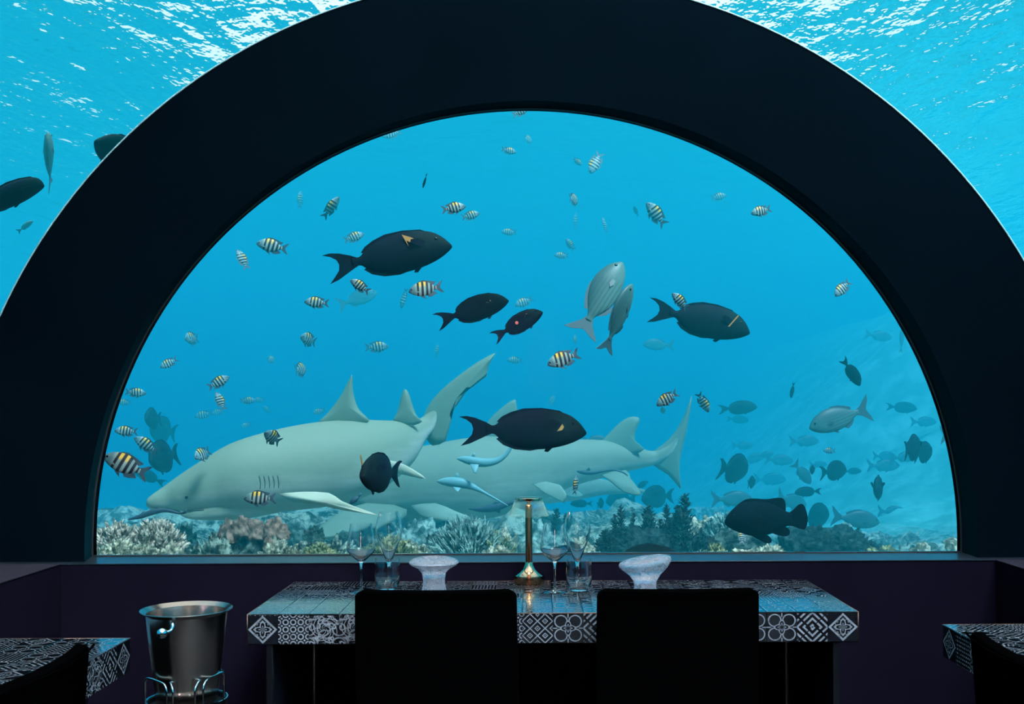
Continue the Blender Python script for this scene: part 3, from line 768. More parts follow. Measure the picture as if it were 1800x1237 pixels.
proto('surgeon', [
    ('body', loft('surgeon', SURG, 24), 'surgeon'),
    ('tail_fin', flat('t', [(-.24, .030), (-.29, .055), (-.37, .085), (-.44, .098), (-.50, .092), (-.44, .070), (-.40, .040), (-.385, 0), (-.395, -.045), (-.43, -.085), (-.48, -.135), (-.41, -.115), (-.33, -.075), (-.28, -.050), (-.24, -.032)], .008), 'surgeonfin'),
    ('dorsal_fin', flat('d', [(.36, .12), (.28, .162), (.14, .178), (.0, .170), (-.10, .138), (-.17, .10), (-.205, .062), (-.17, .05), (.0, .13), (.14, .15)]), 'surgeonfin'),
    ('anal_fin', flat('a', [(.16, -.138), (.06, -.158), (-.06, -.150), (-.15, -.118), (-.205, -.072), (-.17, -.05), (.0, -.12)]), 'surgeonfin'),
    ('pectoral_fin', flat('q', [(0, .025), (-.05, .055), (-.11, .055), (-.12, .03), (-.06, .0), (0, -.02)], .004, side(1, .30, .03, .35, .046)), 'surgeonfin'),
    ('pectoral_fin', flat('q', [(0, .025), (-.05, .055), (-.11, .055), (-.12, .03), (-.06, .0), (0, -.02)], .004, side(-1, .30, .03, .35, .046)), 'surgeonfin'),
    ('pelvic_fin', flat('p', [(.26, -.11), (.20, -.165), (.17, -.16), (.20, -.11)]), 'surgeonfin'),
    ('eye', eye('e', .385, .036, .062, .014), 'eye'), ('eye', eye('e', .385, -.036, .062, .014), 'eye')])
proto('chub', [
    ('body', loft('chub', [(.50, .0, -.02, .006), (.48, .03, -.045, .022), (.43, .085, -.085, .042), (.35, .135, -.125, .058), (.22, .178, -.158, .068), (.08, .178, -.165, .064), (-.06, .135, -.14, .050), (-.17, .075, -.085, .032), (-.24, .040, -.045, .018), (-.30, .040, -.04, .010)], 24), 'chub'),
    ('tail_fin', flat('t', [(-.26, .038), (-.33, .07), (-.41, .14), (-.49, .21), (-.47, .11), (-.43, .04), (-.415, 0), (-.43, -.045), (-.46, -.11), (-.48, -.20), (-.40, -.13), (-.33, -.07), (-.26, -.042)], .008), 'chubfin'),
    ('dorsal_fin', flat('d', [(.16, .17), (.10, .195), (-.02, .18), (-.12, .145), (-.20, .10), (-.18, .06), (-.05, .12)]), 'chubfin'),
    ('anal_fin', flat('a', [(-.02, -.145), (-.07, -.185), (-.14, -.15), (-.20, -.085), (-.16, -.07)]), 'chubfin'),
    ('pectoral_fin', flat('q', [(0, .02), (-.06, .03), (-.10, .005), (-.06, -.02), (0, -.015)], .003, side(1, .24, -.03, .15, .064)), 'chubfin'),
    ('pectoral_fin', flat('q', [(0, .02), (-.06, .03), (-.10, .005), (-.06, -.02), (0, -.015)], .003, side(-1, .24, -.03, .15, .064)), 'chubfin'),
    ('pelvic_fin', flat('p', [(.17, -.15), (.10, -.20), (.07, -.195), (.11, -.15)]), 'chubfin'),
    ('eye', eye('e', .415, .042, .035, .018), 'eye'), ('eye', eye('e', .415, -.042, .035, .018), 'eye')])
proto('grouper', [
    ('body', loft('grouper', [(.50, -.01, -.05, .01), (.47, .045, -.085, .04), (.40, .125, -.125, .07), (.30, .195, -.165, .095), (.16, .215, -.20, .10), (.0, .20, -.19, .09), (-.12, .16, -.15, .065), (-.22, .10, -.10, .040), (-.27, .08, -.085, .025), (-.31, .075, -.08, .012)], 24), 'grouper'),
    ('tail_fin', flat('t', [(-.28, .075), (-.33, .11), (-.40, .17), (-.45, .165), (-.485, .09), (-.50, 0), (-.49, -.08), (-.46, -.13), (-.40, -.12), (-.33, -.09), (-.28, -.07)], .01, None, 3), 'grouper'),
    ('dorsal_fin', flat('d', [(.36, .16), (.25, .235), (.12, .245), (.0, .235), (-.08, .245), (-.18, .25), (-.225, .215), (-.235, .13), (-.22, .09), (-.1, .14), (.1, .18)], .01, None, 2), 'grouper'),
    ('anal_fin', flat('a', [(-.06, -.16), (-.11, -.185), (-.20, -.205), (-.26, -.20), (-.285, -.16), (-.25, -.10), (-.15, -.10)], .01, None, 2), 'grouper'),
    ('pelvic_fin', flat('p', [(.22, -.17), (.10, -.24), (.0, -.29), (-.06, -.275), (-.05, -.22), (.04, -.17)], .01, None, 2), 'grouper'),
    ('pectoral_fin', flat('q', [(0, .03), (-.10, .05), (-.17, .0), (-.15, -.06), (-.05, -.05)], .006, side(1, .18, -.06, .25, .095)), 'grouper'),
    ('pectoral_fin', flat('q', [(0, .03), (-.10, .05), (-.17, .0), (-.15, -.06), (-.05, -.05)], .006, side(-1, .18, -.06, .25, .095)), 'grouper'),
    ('eye', eye('e', .40, .062, .06, .014), 'eye'), ('eye', eye('e', .40, -.062, .06, .014), 'eye')])
CATS = {'damsel': ('damselfish', 'black-barred damselfish around the window'), 'surgeon': ('surgeonfish', 'dark surgeonfish'),
        'chub': ('sea_chub', 'grey sea chubs'), 'grouper': ('grouper', 'groupers')}
def put(kind, mat, label, parts=9, extra=()):
    nm, grp = CATS[kind]
    r = tag(empty(nm), label, 'fish', grp)
    r.matrix_world = mat
    k = 0
    for pn, me in PROTO[kind]:
        if k >= parts: break
        link(pn, me, None, r); k += 1
    for pn, me, mt, lb in extra:
        o = link(pn, me, M[mt], r)
        if lb: o['label'] = lb
    return r
def fish(kind, u, v, L, ang, yaw, c, label, extra=()):
    """u,v centre pixel; L true length in px; ang heading in the picture; yaw turn away from the picture plane; c how clear it shows"""
    Y = 4.78 - math.log(c) / 0.19
    a = math.radians(ang)
    if math.cos(a) >= 0: base, tilt = 0, a
    else: base, tilt = PI, a - PI
    s = L * Y / F
    roll = 0
    if abs(yaw) >= 100: roll, yaw = (abs(yaw) - 100) * (1 if yaw > 0 else -1), 0
    turn = -math.atan((u - CX) / F) if abs(yaw) > 40 else 0
    Mx = Matrix.Translation(W(u, v, Y)) @ Matrix.Rotation(turn, 4, 'Z') @ Matrix.Rotation(-tilt, 4, 'Y') @ Matrix.Rotation(base + math.radians(yaw), 4, 'Z') @ Matrix.Rotation(math.radians(roll), 4, 'X') @ Matrix.Scale(s, 4)
    return put(kind, Mx, label, 9 if L * 1 > 30 else 5, extra)

# --- big dark surgeonfish in the middle of the window
def patch(name, pts, y=-0.062, th=.004): return flat(name, pts, th, lambda x, yy, z: (x, y + yy, z))
fish('surgeon', 683, 450, 226, 11, 8, .92, 'largest dark fish at upper left, orange mark behind its eye, swimming right',
     [('cheek_mark', patch('m', [(.13, .135), (.20, .10), (.255, .055), (.19, .062), (.155, .085), (.165, .035)]), 'orange', 'orange V-shaped mark')])
fish('surgeon', 829, 546, 137, 17, 10, .95, 'mid-sized dark fish in the middle, followed by a smaller one with a red spot',
     [('cheek_mark', patch('m', [(.20, .04), (.245, .075), (.27, .05), (.24, .03)]), 'orange', 'dull orange mark')])
fish('surgeon', 909, 571, 103, 28, 10, .97, 'small black fish with a red spot on its flank',
     [('cheek_mark', patch('m', [(.18, .07), (.22, .10), (.26, .07), (.22, .05)]), 'orange', None), ('red_spot', patch('r', [(.0 + .03 * math.cos(q * PI / 4), .03 + .03 * math.sin(q * PI / 4)) for q in range(8)], -.064), 'red', 'round red spot')])
fish('surgeon', 1229, 562, 190, -13, 8, .82, 'dark blue-grey fish right of centre with a thin yellow line by its gill',
     [('gill_line', patch('m', [(.335, .12), (.345, .115), (.28, .0), (.265, -.005), (.29, .04)], -.056), 'orange', 'thin yellow line')])
fish('surgeon', 919, 756, 226, -2, 6, .96, 'large black fish passing in front of the second shark, orange mark on its cheek',
     [('cheek_mark', patch('m', [(.26, .0), (.285, .035), (.30, .06), (.315, .035), (.30, .01)], -.058), 'orange', 'orange mark')])
fish('surgeon', 672, 832, 215, 176, 71, .97, 'black fish turned partly away, forked tail, in front of the first shark', [('fin_tip', patch('m', [(.34, .09), (.40, .16), (.41, .15), (.36, .07)], -.05), 'orange', 'orange fin tip')])
fish('surgeon', 1496, 653, 66, -52, 20, .66, 'dark blue fish diving steeply near the right side of the window')
fish('surgeon', 1296, 717, 74, 3, 10, .36, 'hazy blue fish right of the second shark tail, pointed at right')
fish('surgeon', 1296, 737, 44, -5, 10, .13, 'ghostly fish just under the hazy blue surgeonfish')
fish('surgeon', 271, 736, 118, 185, 77, .42, 'hazy dark oval fish, upper of three at the left edge of the window')
fish('surgeon', 289, 757, 145, 170, 72, .30, 'pale hazy oval fish, middle of three at the left edge of the window')
fish('surgeon', 291, 802, 178, 190, 74, .55, 'dark oval fish, lowest of three at the left edge of the window')
fish('surgeon', 263, 838, 64, 150, 30, .40, 'hazy blue fish behind the tail of the nearest striped fish')
fish('surgeon', 1288, 824, 165, -15, 72, .45, 'stout grey-blue fish turned towards us right of the shark tail')
fish('surgeon', 1603, 788, 145, 0, 80, .55, 'left one of two narrow dark fish seen end-on at the right')
fish('surgeon', 1622, 796, 118, 0, 76, .48, 'right one of two narrow dark fish seen end-on at the right')
fish('surgeon', 1464, 828, 108, 0, 65, .45, 'round grey-blue fish above the grouper tail, swimming right')
fish('surgeon', 1158, 873, 122, 180, 62, .36, 'round hazy fish above the feathery dark corals')
fish('surgeon', 1094, 878, 96, 180, 54, .27, 'hazy round fish left of the one above the feathery corals')
fish('surgeon', 1432, 909, 140, 0, 70, .42, 'round dark fish half hidden by the grouper tail')
fish('surgeon', 1421, 864, 54, 182, 15, .42, 'grey-blue fish with blunt head above the grouper, swimming left')
fish('surgeon', 1320, 848, 68, 0, 80, .40, 'tiny narrow fish beside the stout grey-blue fish')
fish('surgeon', 1427, 826, 50, 0, 80, .50, 'tiny dark upright fish above the grouper')
fish('surgeon', 1498, 828, 36, 0, 10, .22, 'faint fish right behind the round grey-blue one')
fish('surgeon', 1118, 372, 22, 120, 30, .28, 'faint little oval fish below the window crown, right of centre')
fish('surgeon', 1393, 685, 30, -100, 160, .50, 'thin dark upright fish between the yellow-gilled fish and the right edge')
fish('surgeon', 1584, 716, 60, -5, 8, .20, 'faint fish near the right frame, highest of the far shoal')
fish('surgeon', 1055, 885, 55, 10, 78, .33, 'tiny hazy upright fish right of the champagne glass')
fish('surgeon', 1545, 857, 135, 180, 86, .52, 'narrow fish head-on with fins spread above the far reef')
fish('surgeon', 1023, 885, 42, 180, 10, .33, 'hazy dark fish low behind the pale fin right of the lamp')
fish('surgeon', 1050, 918, 30, 0, 10, .30, 'hazy dark fish right beside the right champagne glass')
fish('surgeon', 1127, 853, 32, 30, 20, .28, 'faint fish tail under the second shark')
fish('surgeon', 747, 317, 28, -105, 160, .85, 'small thin black fish below the window crown, left of centre')
# --- chubs
fish('chub', 1056, 524, 158, 60, 14, .80, 'silver-green striped fish rising steeply, rear one of a pair')
fish('chub', 1086, 560, 132, 68, 152, .86, 'slender silver fish rising steeply, front one of a pair')
fish('chub', 1477, 734, 122, 197, 10, .62, 'grey striped fish with a raised forked tail at the right, swimming left')
fish('chub', 628, 525, 74, 20, 10, .24, 'pale turquoise fish under the tail of the largest dark fish')
fish('chub', 1158, 606, 58, 178, 10, .20, 'pale ghostly fish under the dark fish with the yellow gill line')
fish('chub', 1286, 877, 78, 0, 10, .34, 'hazy fish above the pale reef top, left of the grouper')
fish('chub', 1503, 912, 92, -8, 8, .40, 'large hazy blue-grey fish with forked tail over the reef right of the grouper')
fish('chub', 1690, 763, 84, 2, 10, .50, 'dark fish cut off by the right edge of the window, tail showing')
fish('chub', 1410, 831, 56, -48, 20, .35, 'hazy fish nosing down above the grouper')
fish('chub', 1391, 880, 76, -20, 30, .28, 'hazy fish with raised tail directly above the grouper back')
for (u, v, L, a, c, lb) in ((1623, 741, 50, 0, .14, 'second from the top'), (1413, 775, 56, 0, .18, 'left of the tiny striped one'), (1552, 818, 62, 0, .2, 'below a paler pair'),
        (1589, 803, 52, 5, .2, 'left of the two end-on fish'), (1554, 801, 44, 0, .14, 'palest one in the middle'), (1568, 899, 56, -3, .2, 'low over the far reef'),
        (1369, 808, 54, -4, .17, 'left of the nose-down fish'), (1345, 799, 34, 10, .16, 'small one right of the stout fish'), (1323, 806, 46, 15, .14, 'closest to the stout fish'), (1305, 783, 40, 0, .13, 'above the stout fish'),
        (1438, 816, 34, 0, .13, 'behind the round grey-blue fish'), (1641, 856, 44, 0, .12, 'lowest by the right frame'), (1585, 777, 40, 0, .12, 'between upper and middle rows'), (1544, 590, 52, -8, .12, 'high one left of the frame'), (1045, 773, 46, 0, .35, 'dark back behind the second shark'), (1353, 842, 60, 0, .11, 'above the grouper head'), (1575, 875, 48, 180, .13, 'heading left over the far reef')):
    fish('chub', u, v, L, a, 8, c, 'faint distant grey fish at the right, ' + lb if u != 1045 else 'hazy blue fish back showing behind the second shark')
fish('chub', 1585, 598, 46, 85, 150, .2, 'faint upright fish beside the right frame')
fish('grouper', 1347, 912, 148, 180, 4, .88, 'big dark grouper with rounded fins low at the right')
# --- striped damselfish
D = [
 (222, 818, 84, 155, 12, 1.0, 'largest striped fish, yellow-backed, at the far left of the window'),
 (749, 508, 62, 190, 10, 1.0, 'bright striped fish with yellow back under the largest dark fish'),
 (991, 631, 62, 200, 8, 1.0, 'bright yellow-backed striped fish in the middle, left of the hazy ghost fish'),
 (457, 876, 56, 180, 8, .97, 'striped fish in front of the first shark gills'),
 (1173, 701, 46, 212, 10, .92, 'yellow-striped fish above the second shark tail'),
 (479, 433, 56, 170, 10, .80, 'blue striped fish left of the largest dark fish'),
 (557, 532, 44, 177, 8, .80, 'striped fish left below the largest dark fish tail'),
 (633, 503, 40, 148, 10, .88, 'pale striped fish right under the largest dark fish tail'),
 (797, 366, 44, 10, 10, .86, 'striped fish left one of a close pair above the largest dark fish'),
 (827, 379, 34, 15, 10, .60, 'striped fish right one of a close pair above the largest dark fish'),
 (915, 196, 34, 28, 12, .72, 'striped fish at the very top of the window'),
 (688, 235, 38, 200, 15, .36, 'hazy striped fish touching the window edge at upper left'),
 (894, 265, 28, -12, 12, .50, 'small striped fish second from the window top'),
 (928, 245, 34, 10, 65, .26, 'faint tiny fish near the window top'),
 (1015, 284, 22, -35, 35, .38, 'faint small striped fish left of the nose-down one at the top'),
 (1047, 286, 46, 245, 14, .48, 'blue striped fish pointing down near the window top'),
 (1008, 351, 48, 5, 72, .58, 'small upright striped fish in the upper middle'),
 (1153, 377, 54, 132, 15, .66, 'striped fish with trailing tail slanting down to the right, upper right of centre'),
 (895, 408, 28, 180, 10, .32, 'faint striped fish right of the largest dark fish, upper'),
 (622, 417, 38, 20, 12, .58, 'striped fish just above the back of the largest dark fish'),
 (1012, 390, 34, 85, 160, .12, 'faintest narrow fish in the upper middle'),
 (1063, 396, 30, 105, 160, .28, 'thin faint fish slanting, upper middle'),
 (528, 351, 32, 85, 160, .24, 'thin faint fish at the upper left of the window'),
 (582, 365, 48, 52, 155, .70, 'narrow silvery striped fish pointing up at upper left'),
 (1263, 346, 30, 12, 10, .30, 'faint striped fish at the upper right'),
 (1338, 371, 40, 197, 12, .80, 'small bright striped fish near the upper right edge'),
 (426, 456, 40, 118, 140, .72, 'striped fish nose-up near the left edge of the window'),
 (337, 595, 50, 190, 62, .50, 'small striped fish near the left edge, halfway up'),
 (542, 597, 52, 165, 58, .62, 'small round striped fish in the left half'),
 (297, 638, 34, 212, 15, .62, 'slim striped fish near the left edge above the pair'),
 (476, 632, 28, 20, 60, .28, 'tiny faint greenish fish in the left half'),
 (528, 650, 56, 10, 70, .55, 'small dark upright fish above the first shark back'),
 (384, 672, 42, 28, 12, .76, 'striped fish, upper of a close pair above the first shark snout'),
 (387, 705, 36, 115, 140, .70, 'striped fish, lower of a close pair above the first shark snout'),
 (238, 690, 36, -6, 15, .66, 'yellowish striped fish at the left edge, above the faint one'),
 (218, 707, 24, 180, 20, .33, 'faint striped fish cut by the left edge of the window'),
 (435, 704, 28, 0, 12, .34, 'faint striped fish right of the close pair'),
 (358, 729, 32, 195, 12, .24, 'faint striped fish left of two, below the close pair'),
 (384, 724, 24, 200, 15, .18, 'very faint striped fish just below the close pair'),
 (456, 703, 22, 180, 12, .15, 'palest striped fish right of the close pair'),
 (469, 720, 20, 140, 20, .14, 'palest slanting fish left of the shark dorsal fin'),
 (433, 747, 20, 200, 25, .20, 'faint tiny fish above the first shark head'),
 (561, 723, 24, 200, 15, .26, 'faint striped fish at the foot of the first shark dorsal fin'),
 (222, 758, 40, 178, 10, .76, 'striped fish near the left edge, upper of the lower group'),
 (257, 782, 48, 145, 14, .76, 'white-striped fish above the largest striped fish'),
 (479, 769, 54, 145, 52, .84, 'striped fish in front of the first shark back'),
 (356, 798, 52, 205, 56, .74, 'small striped fish above the first shark snout, alone'),
 (710, 524, 38, 255, 150, .34, 'hazy narrow striped fish between two bright ones'),
 (662, 610, 42, 3, 12, .46, 'blue-grey striped fish above the first shark dorsal fin'),
 (768, 617, 26, 80, 165, .2, 'thin ghost fish left of the first shark tail tip'),
 (905, 633, 28, 180, 12, .26, 'faint striped fish right of the first shark tail tip'),
 (921, 531, 36, 205, 15, .36, 'hazy striped fish behind the red-spotted black fish'),
 (987, 449, 26, 180, 10, .34, 'faint striped fish left of the rising pair, lower'),
 (1002, 430, 26, 130, 20, .34, 'faint striped fish left of the rising pair, upper'),
 (1011, 597, 18, 90, 150, .32, 'tiny faint fish above the bright one in the middle'),
 (1195, 529, 40, 138, 15, .86, 'greenish striped fish in front of the tail of the yellow-gilled fish'),
 (1165, 721, 20, 100, 50, .42, 'tiny blue fish right under the yellow-striped one'),
 (1236, 707, 40, -62, 130, .70, 'blue-white striped fish diving right of the shark tail tip'),
 (1012, 852, 36, 82, 155, .82, 'narrow yellow-striped fish upright under the second shark'),
 (1481, 507, 42, 225, 15, .78, 'striped fish near the right edge of the window, alone'),
 (1458, 792, 24, 180, 15, .42, 'tiny striped fish under the grey striped chub'),
 (970, 704, 22, 60, 20, .15, 'very faint fish above the large black fish'),
]
for d in D: fish('damsel', *d)

# --- fish seen through the curved vault: the path bends where the ray meets the acrylic
def dome_pt(u, v, t):
    a, b = unroll(u, v); d = Vector((a, F, -b)).normalized(); o = Vector((0, 0, CAMZ))
    ox, oz = -DCX, CAMZ - DCZ; A = d.x ** 2 + d.z ** 2; B = ox * d.x + oz * d.z; Cc = ox * ox + oz * oz - DR * DR
    s = (-B + math.sqrt(B * B - A * Cc)) / A; p = o + d * s
    n = Vector((p.x - DCX, 0, p.z - DCZ)).normalized(); ci = d.dot(n); e = 1 / 1.33
    st2 = e * e * (1 - ci * ci); r = d * e + n * (math.sqrt(1 - st2) - e * ci)
    return p + r * t
def dome_fish(kind, uh, vh, ut, vt, t, yaw, label, roll_px=None):
    h_, tl_ = dome_pt(uh, vh, t), dome_pt(ut, vt, t)
    c = (h_ + tl_) / 2; x = (h_ - tl_); L = x.length; x.normalize()
    view = (c - Vector((0, 0, CAMZ))).normalized()
    um, vm = (uh + ut) / 2, (vh + vt) / 2
    dx, dy = uh - ut, vh - vt; l_ = math.hypot(dx, dy)
    sgn = 1 if dx >= 0 else -1
    up = dome_pt(um + sgn * dy / l_ * 20, vm - sgn * dx / l_ * 20, t) - dome_pt(um, vm, t)
    up = (up - x * up.dot(x)).normalized(); y = up.cross(x)
    R = Matrix((x, y, up)).transposed().to_4x4()
    put(kind, Matrix.Translation(c) @ R @ Matrix.Rotation(math.radians(yaw), 4, 'X') @ Matrix.Scale(L, 4), label)
dome_fish('surgeon', 78, 326, -75, 372, 0.55, 0, 'big dark fish at the left edge of the photo, only its head half showing')
dome_fish('surgeon', 168, 246, 262, 300, 0.7, 0, 'brown-black fish cut off by the dark arch at the upper left')
dome_fish('chub', 84, 232, 89, 330, 1.5, 55, 'slim grey-green fish pointing up through the curved roof at left')
dome_fish('chub', 58, 388, 30, 408, 2.8, 0, 'faint fish seen low through the curved roof at left')

# ================================================================== SHARKS AND REMORAS (posed where they swim)
def pxloft(name, st, n=26, sub=4, wr=0.9, org=None, power=1.0):
    """st: (u, v, half height px, Y). The centre line bends freely; returns a mesh relative to org"""
    st = crom([tuple(map(float, s)) for s in st], sub); pts = [W(u, v, Y) for u, v, h, Y in st]
    vs, fs, sh = [], [], []
    for i, (u, v, h_, Y) in enumerate(st):
        t = (pts[min(i + 1, len(pts) - 1)] - pts[max(i - 1, 0)]).normalized()
        lat = Vector((0, 1, 0)); lat = (lat - t * lat.dot(t)).normalized(); up = lat.cross(t)
        if up.z < 0: up = -up
        h_ = max(h_, 0.3) * Y / F
        for k in range(n):
            a = 2 * PI * k / n; c, s = math.cos(a), math.sin(a)
            vs.append(pts[i] + up * (h_ * s) + lat * (h_ * wr * c) - org); sh.append(0.5 + 0.5 * s)
    m_ = len(st)
    for j in range(m_ - 1):
        for k in range(n): k2 = (k + 1) % n; fs.append((j * n + k, (j + 1) * n + k, (j + 1) * n + k2, j * n + k2))
    fs.append(tuple(range(n))); fs.append(tuple((m_ - 1) * n + k for k in range(n))[::-1])
    me = mesh(name, vs, fs)
    at_ = me.attributes.new('shade', 'FLOAT', 'POINT'); at_.data.foreach_set('value', sh)
    bm = bmesh.new(); bm.from_mesh(me); bmesh.ops.recalc_face_normals(bm, faces=bm.faces); bm.to_mesh(me); bm.free()
    me.polygons.foreach_set('use_smooth', [True] * len(me.polygons)); return me
def pxfin(name, pts, th, org, Ytip=None, sub=3):
    """outline (u, v, Y); thin at the rim, thicker in the middle"""
    pts = crom([tuple(map(float, p)) for p in pts] + [tuple(map(float, pts[0]))], sub)[:-1] if sub > 1 else pts
    P = [W(*p) - org for p in pts]; n = len(P); c = sum(P, Vector()) / n
    vs, fs = [], []
    for k, (s, t) in enumerate(((1.0, 0.12), (0.82, 0.55), (0.5, 1.0))):
        for sg in (-1, 1):
            for p in P: q = c + (p - c) * s; vs.append((q.x, q.y + sg * th * t / 2, q.z))
    def R(k, sg): return (k * 2 + (0 if sg < 0 else 1)) * n
    for i in range(n):
        j = (i + 1) % n
        fs.append((R(0, -1) + i, R(0, 1) + i, R(0, 1) + j, R(0, -1) + j))
        for k in (0, 1):
            fs.append((R(k, -1) + i, R(k, -1) + j, R(k + 1, -1) + j, R(k + 1, -1) + i)); fs.append((R(k, 1) + j, R(k, 1) + i, R(k + 1, 1) + i, R(k + 1, 1) + j))
    a = len(vs); vs.append((c.x, c.y - th / 2, c.z)); vs.append((c.x, c.y + th / 2, c.z))
    for i in range(n):
        j = (i + 1) % n; fs.append((R(2, -1) + i, R(2, -1) + j, a)); fs.append((R(2, 1) + j, R(2, 1) + i, a + 1))
    me = mesh(name, vs, fs); bm = bmesh.new(); bm.from_mesh(me); bmesh.ops.recalc_face_normals(bm, faces=bm.faces); bm.to_mesh(me); bm.free()
    me.polygons.foreach_set('use_smooth', [True] * len(me.polygons)); return me
def skin(sts, u, v, off=0.0):
    best = None
    for st, wr in sts:
        for a, b in zip(st, st[1:]):
            if a[0] <= u <= b[0]:
                k = (u - a[0]) / (b[0] - a[0]); vc, h_, Y = (a[i] + (b[i] - a[i]) * k for i in (1, 2, 3))
                q = 1 - ((v - vc) / h_) ** 2
                if q > 0:
                    y_ = Y - wr * h_ * Y / F * math.sqrt(q)
                    best = y_ if best is None else min(best, y_)
    return W(u, v, (best if best is not None else 6.6) + off)
Y1 = 7.0
o1 = W(500, 830, Y1)
s1 = tag(empty('shark', o1), 'large pale shark swimming left in front, snout over the corals', 'shark', 'sharks')
SB = [(257, 886, 1, 6.55), (262, 885, 9, 6.55), (275, 881, 15, 6.55), (300, 874, 24, 6.58), (335, 864, 37, 6.6), (380, 851, 51, 6.65), (430, 837, 64, 6.7), (490, 827, 72, 6.8), (550, 818, 75, 6.9), (600, 811, 73, 7.0), (650, 799, 64, 7.1), (690, 784, 49, 7.2), (718, 768, 33, 7.3), (738, 755, 20, 7.35), (752, 744, 15, 7.4), (768, 724, 11, 7.42), (786, 702, 7, 7.43), (805, 682, 2, 7.44)]
SJ = [(318, 905, 1, 6.55), (330, 905, 6, 6.55), (350, 902, 12, 6.57), (385, 893, 22, 6.62), (430, 880, 32, 6.7), (480, 864, 38, 6.8)]
link('body', pxloft('shark_body', SB, org=o1), M['shark'], s1)
link('lower_jaw', pxloft('lower_jaw', SJ, org=o1, wr=0.95), M['shark'], s1)
sk = [(SB, 0.9), (SJ, 0.95)]
link('mouth', tube('mouth', [skin(sk, u, v, -0.002) - o1 for u, v in ((266, 890), (280, 893), (296, 895), (312, 898), (322, 902), (334, 899), (346, 896), (358, 895))], 0.0045, 6), M['slit'], s1)
link('eye', tube('shark_eye', [skin(sk, 326, 874, -0.001) - o1, skin(sk, 330, 874, -0.001) - o1], 0.008, 10), M['eye'], s1)
for i in range(5):
    u = 456 + i * 8.0
    link('gill_slit', tube('gill', [skin(sk, u + 2 * math.sin(t_ * 3), 836 + 27 * t_, 0.0015) - o1 for t_ in (0, .25, .5, .75, 1)], 0.0042, 6), M['slit'], s1)
link('dorsal_fin', pxfin('d', [(556, 744, 7.0), (575, 727, 7.0), (598, 697, 7.0), (616, 663, 7.0), (619, 661, 7.0), (621, 690, 7.0), (630, 718, 7.0), (648, 737, 7.0), (640, 744, 7.0), (600, 750, 7.0)], .05, o1), M['sharkfin'], s1)
link('second_dorsal_fin', pxfin('d', [(690, 740, 7.2), (699, 722, 7.2), (705, 697, 7.2), (711, 684, 7.2), (718, 690, 7.2), (725, 712, 7.2), (733, 732, 7.2), (742, 741, 7.2), (720, 748, 7.2)], .04, o1), M['sharkfin'], s1)
link('tail_fin', pxfin('t', [(742, 742, 7.4), (752, 714, 7.4), (775, 686, 7.4), (805, 661, 7.4), (840, 636, 7.4), (868, 621, 7.4), (869, 624, 7.4), (858, 644, 7.4), (855, 661, 7.4), (842, 660, 7.4), (836, 664, 7.4), (815, 695, 7.4), (794, 725, 7.4), (784, 742, 7.4), (780, 757, 7.4), (783, 775, 7.4), (760, 783, 7.4), (748, 768, 7.4), (738, 757, 7.4)], .045, o1, sub=2), M['sharkfin'], s1)
link('pectoral_fin', pxfin('p', [(488, 868, 6.50), (530, 864, 6.45), (578, 866, 6.35), (600, 880, 6.2), (632, 893, 6.1), (664, 905, 6.0), (640, 902, 6.05), (600, 896, 6.2), (555, 886, 6.35), (515, 882, 6.45)], .03, o1, sub=2), M['palefin'], s1)
link('pelvic_fin', pxfin('p', [(668, 806, 6.9), (700, 812, 6.8), (725, 824, 6.7), (749, 841, 6.6), (725, 838, 6.7), (700, 832, 6.8), (672, 828, 6.9)], .03, o1, sub=2), M['palefin'], s1)
link('anal_fin', pxfin('p', [(716, 786, 7.2), (728, 790, 7.2), (726, 808, 7.2), (718, 820, 7.2), (708, 806, 7.2), (706, 795, 7.2)], .03, o1, sub=2), M['sharkfin'], s1)
o2 = W(900, 830, 8.6)
s2 = tag(empty('shark', o2), 'second shark behind the first, its tail raised to the right', 'shark', 'sharks')
link('body', pxloft('shark_body', [(585, 868, 2, 8.2), (600, 868, 22, 8.2), (640, 862, 42, 8.2), (700, 852, 60, 8.3), (760, 848, 67, 8.35), (820, 843, 73, 8.4), (880, 834, 70, 8.5), (940, 823, 58, 8.6), (1000, 813, 42, 8.7), (1060, 806, 33, 8.8), (1110, 805, 22, 8.9), (1145, 805, 13, 9.0), (1170, 795, 10, 9.0), (1188, 775, 6, 9.0), (1202, 745, 3, 9.0), (1210, 722, 1, 9.0)], org=o2), M['shark'], s2)
link('dorsal_fin', pxfin('d', [(838, 778, 8.45), (855, 744, 8.45), (880, 718, 8.45), (904, 702, 8.45), (908, 712, 8.45), (915, 745, 8.45), (935, 772, 8.45), (890, 782, 8.45)], .05, o2), M['sharkfin'], s2)
link('second_dorsal_fin', pxfin('d', [(1050, 784, 8.8), (1068, 764, 8.8), (1088, 744, 8.8), (1106, 733, 8.8), (1121, 733, 8.8), (1124, 740, 8.8), (1116, 762, 8.8), (1118, 778, 8.8), (1132, 790, 8.8), (1100, 800, 8.8)], .04, o2), M['sharkfin'], s2)
link('tail_fin', pxfin('t', [(1146, 794, 9.0), (1168, 779, 9.0), (1188, 757, 9.0), (1205, 725, 9.0), (1216, 695, 9.0), (1213, 722, 9.0), (1206, 760, 9.0), (1197, 798, 9.0), (1194, 825, 9.0), (1197, 857, 9.0), (1192, 855, 9.0), (1174, 834, 9.0), (1148, 817, 9.0)], .045, o2, sub=2), M['sharkfin'], s2)
link('anal_fin', pxfin('p', [(1052, 832, 8.7), (1075, 848, 8.65), (1098, 866, 8.6), (1126, 871, 8.55), (1122, 858, 8.6), (1108, 840, 8.7), (1100, 826, 8.75)], .03, o2, sub=2), M['sharkfin'], s2)
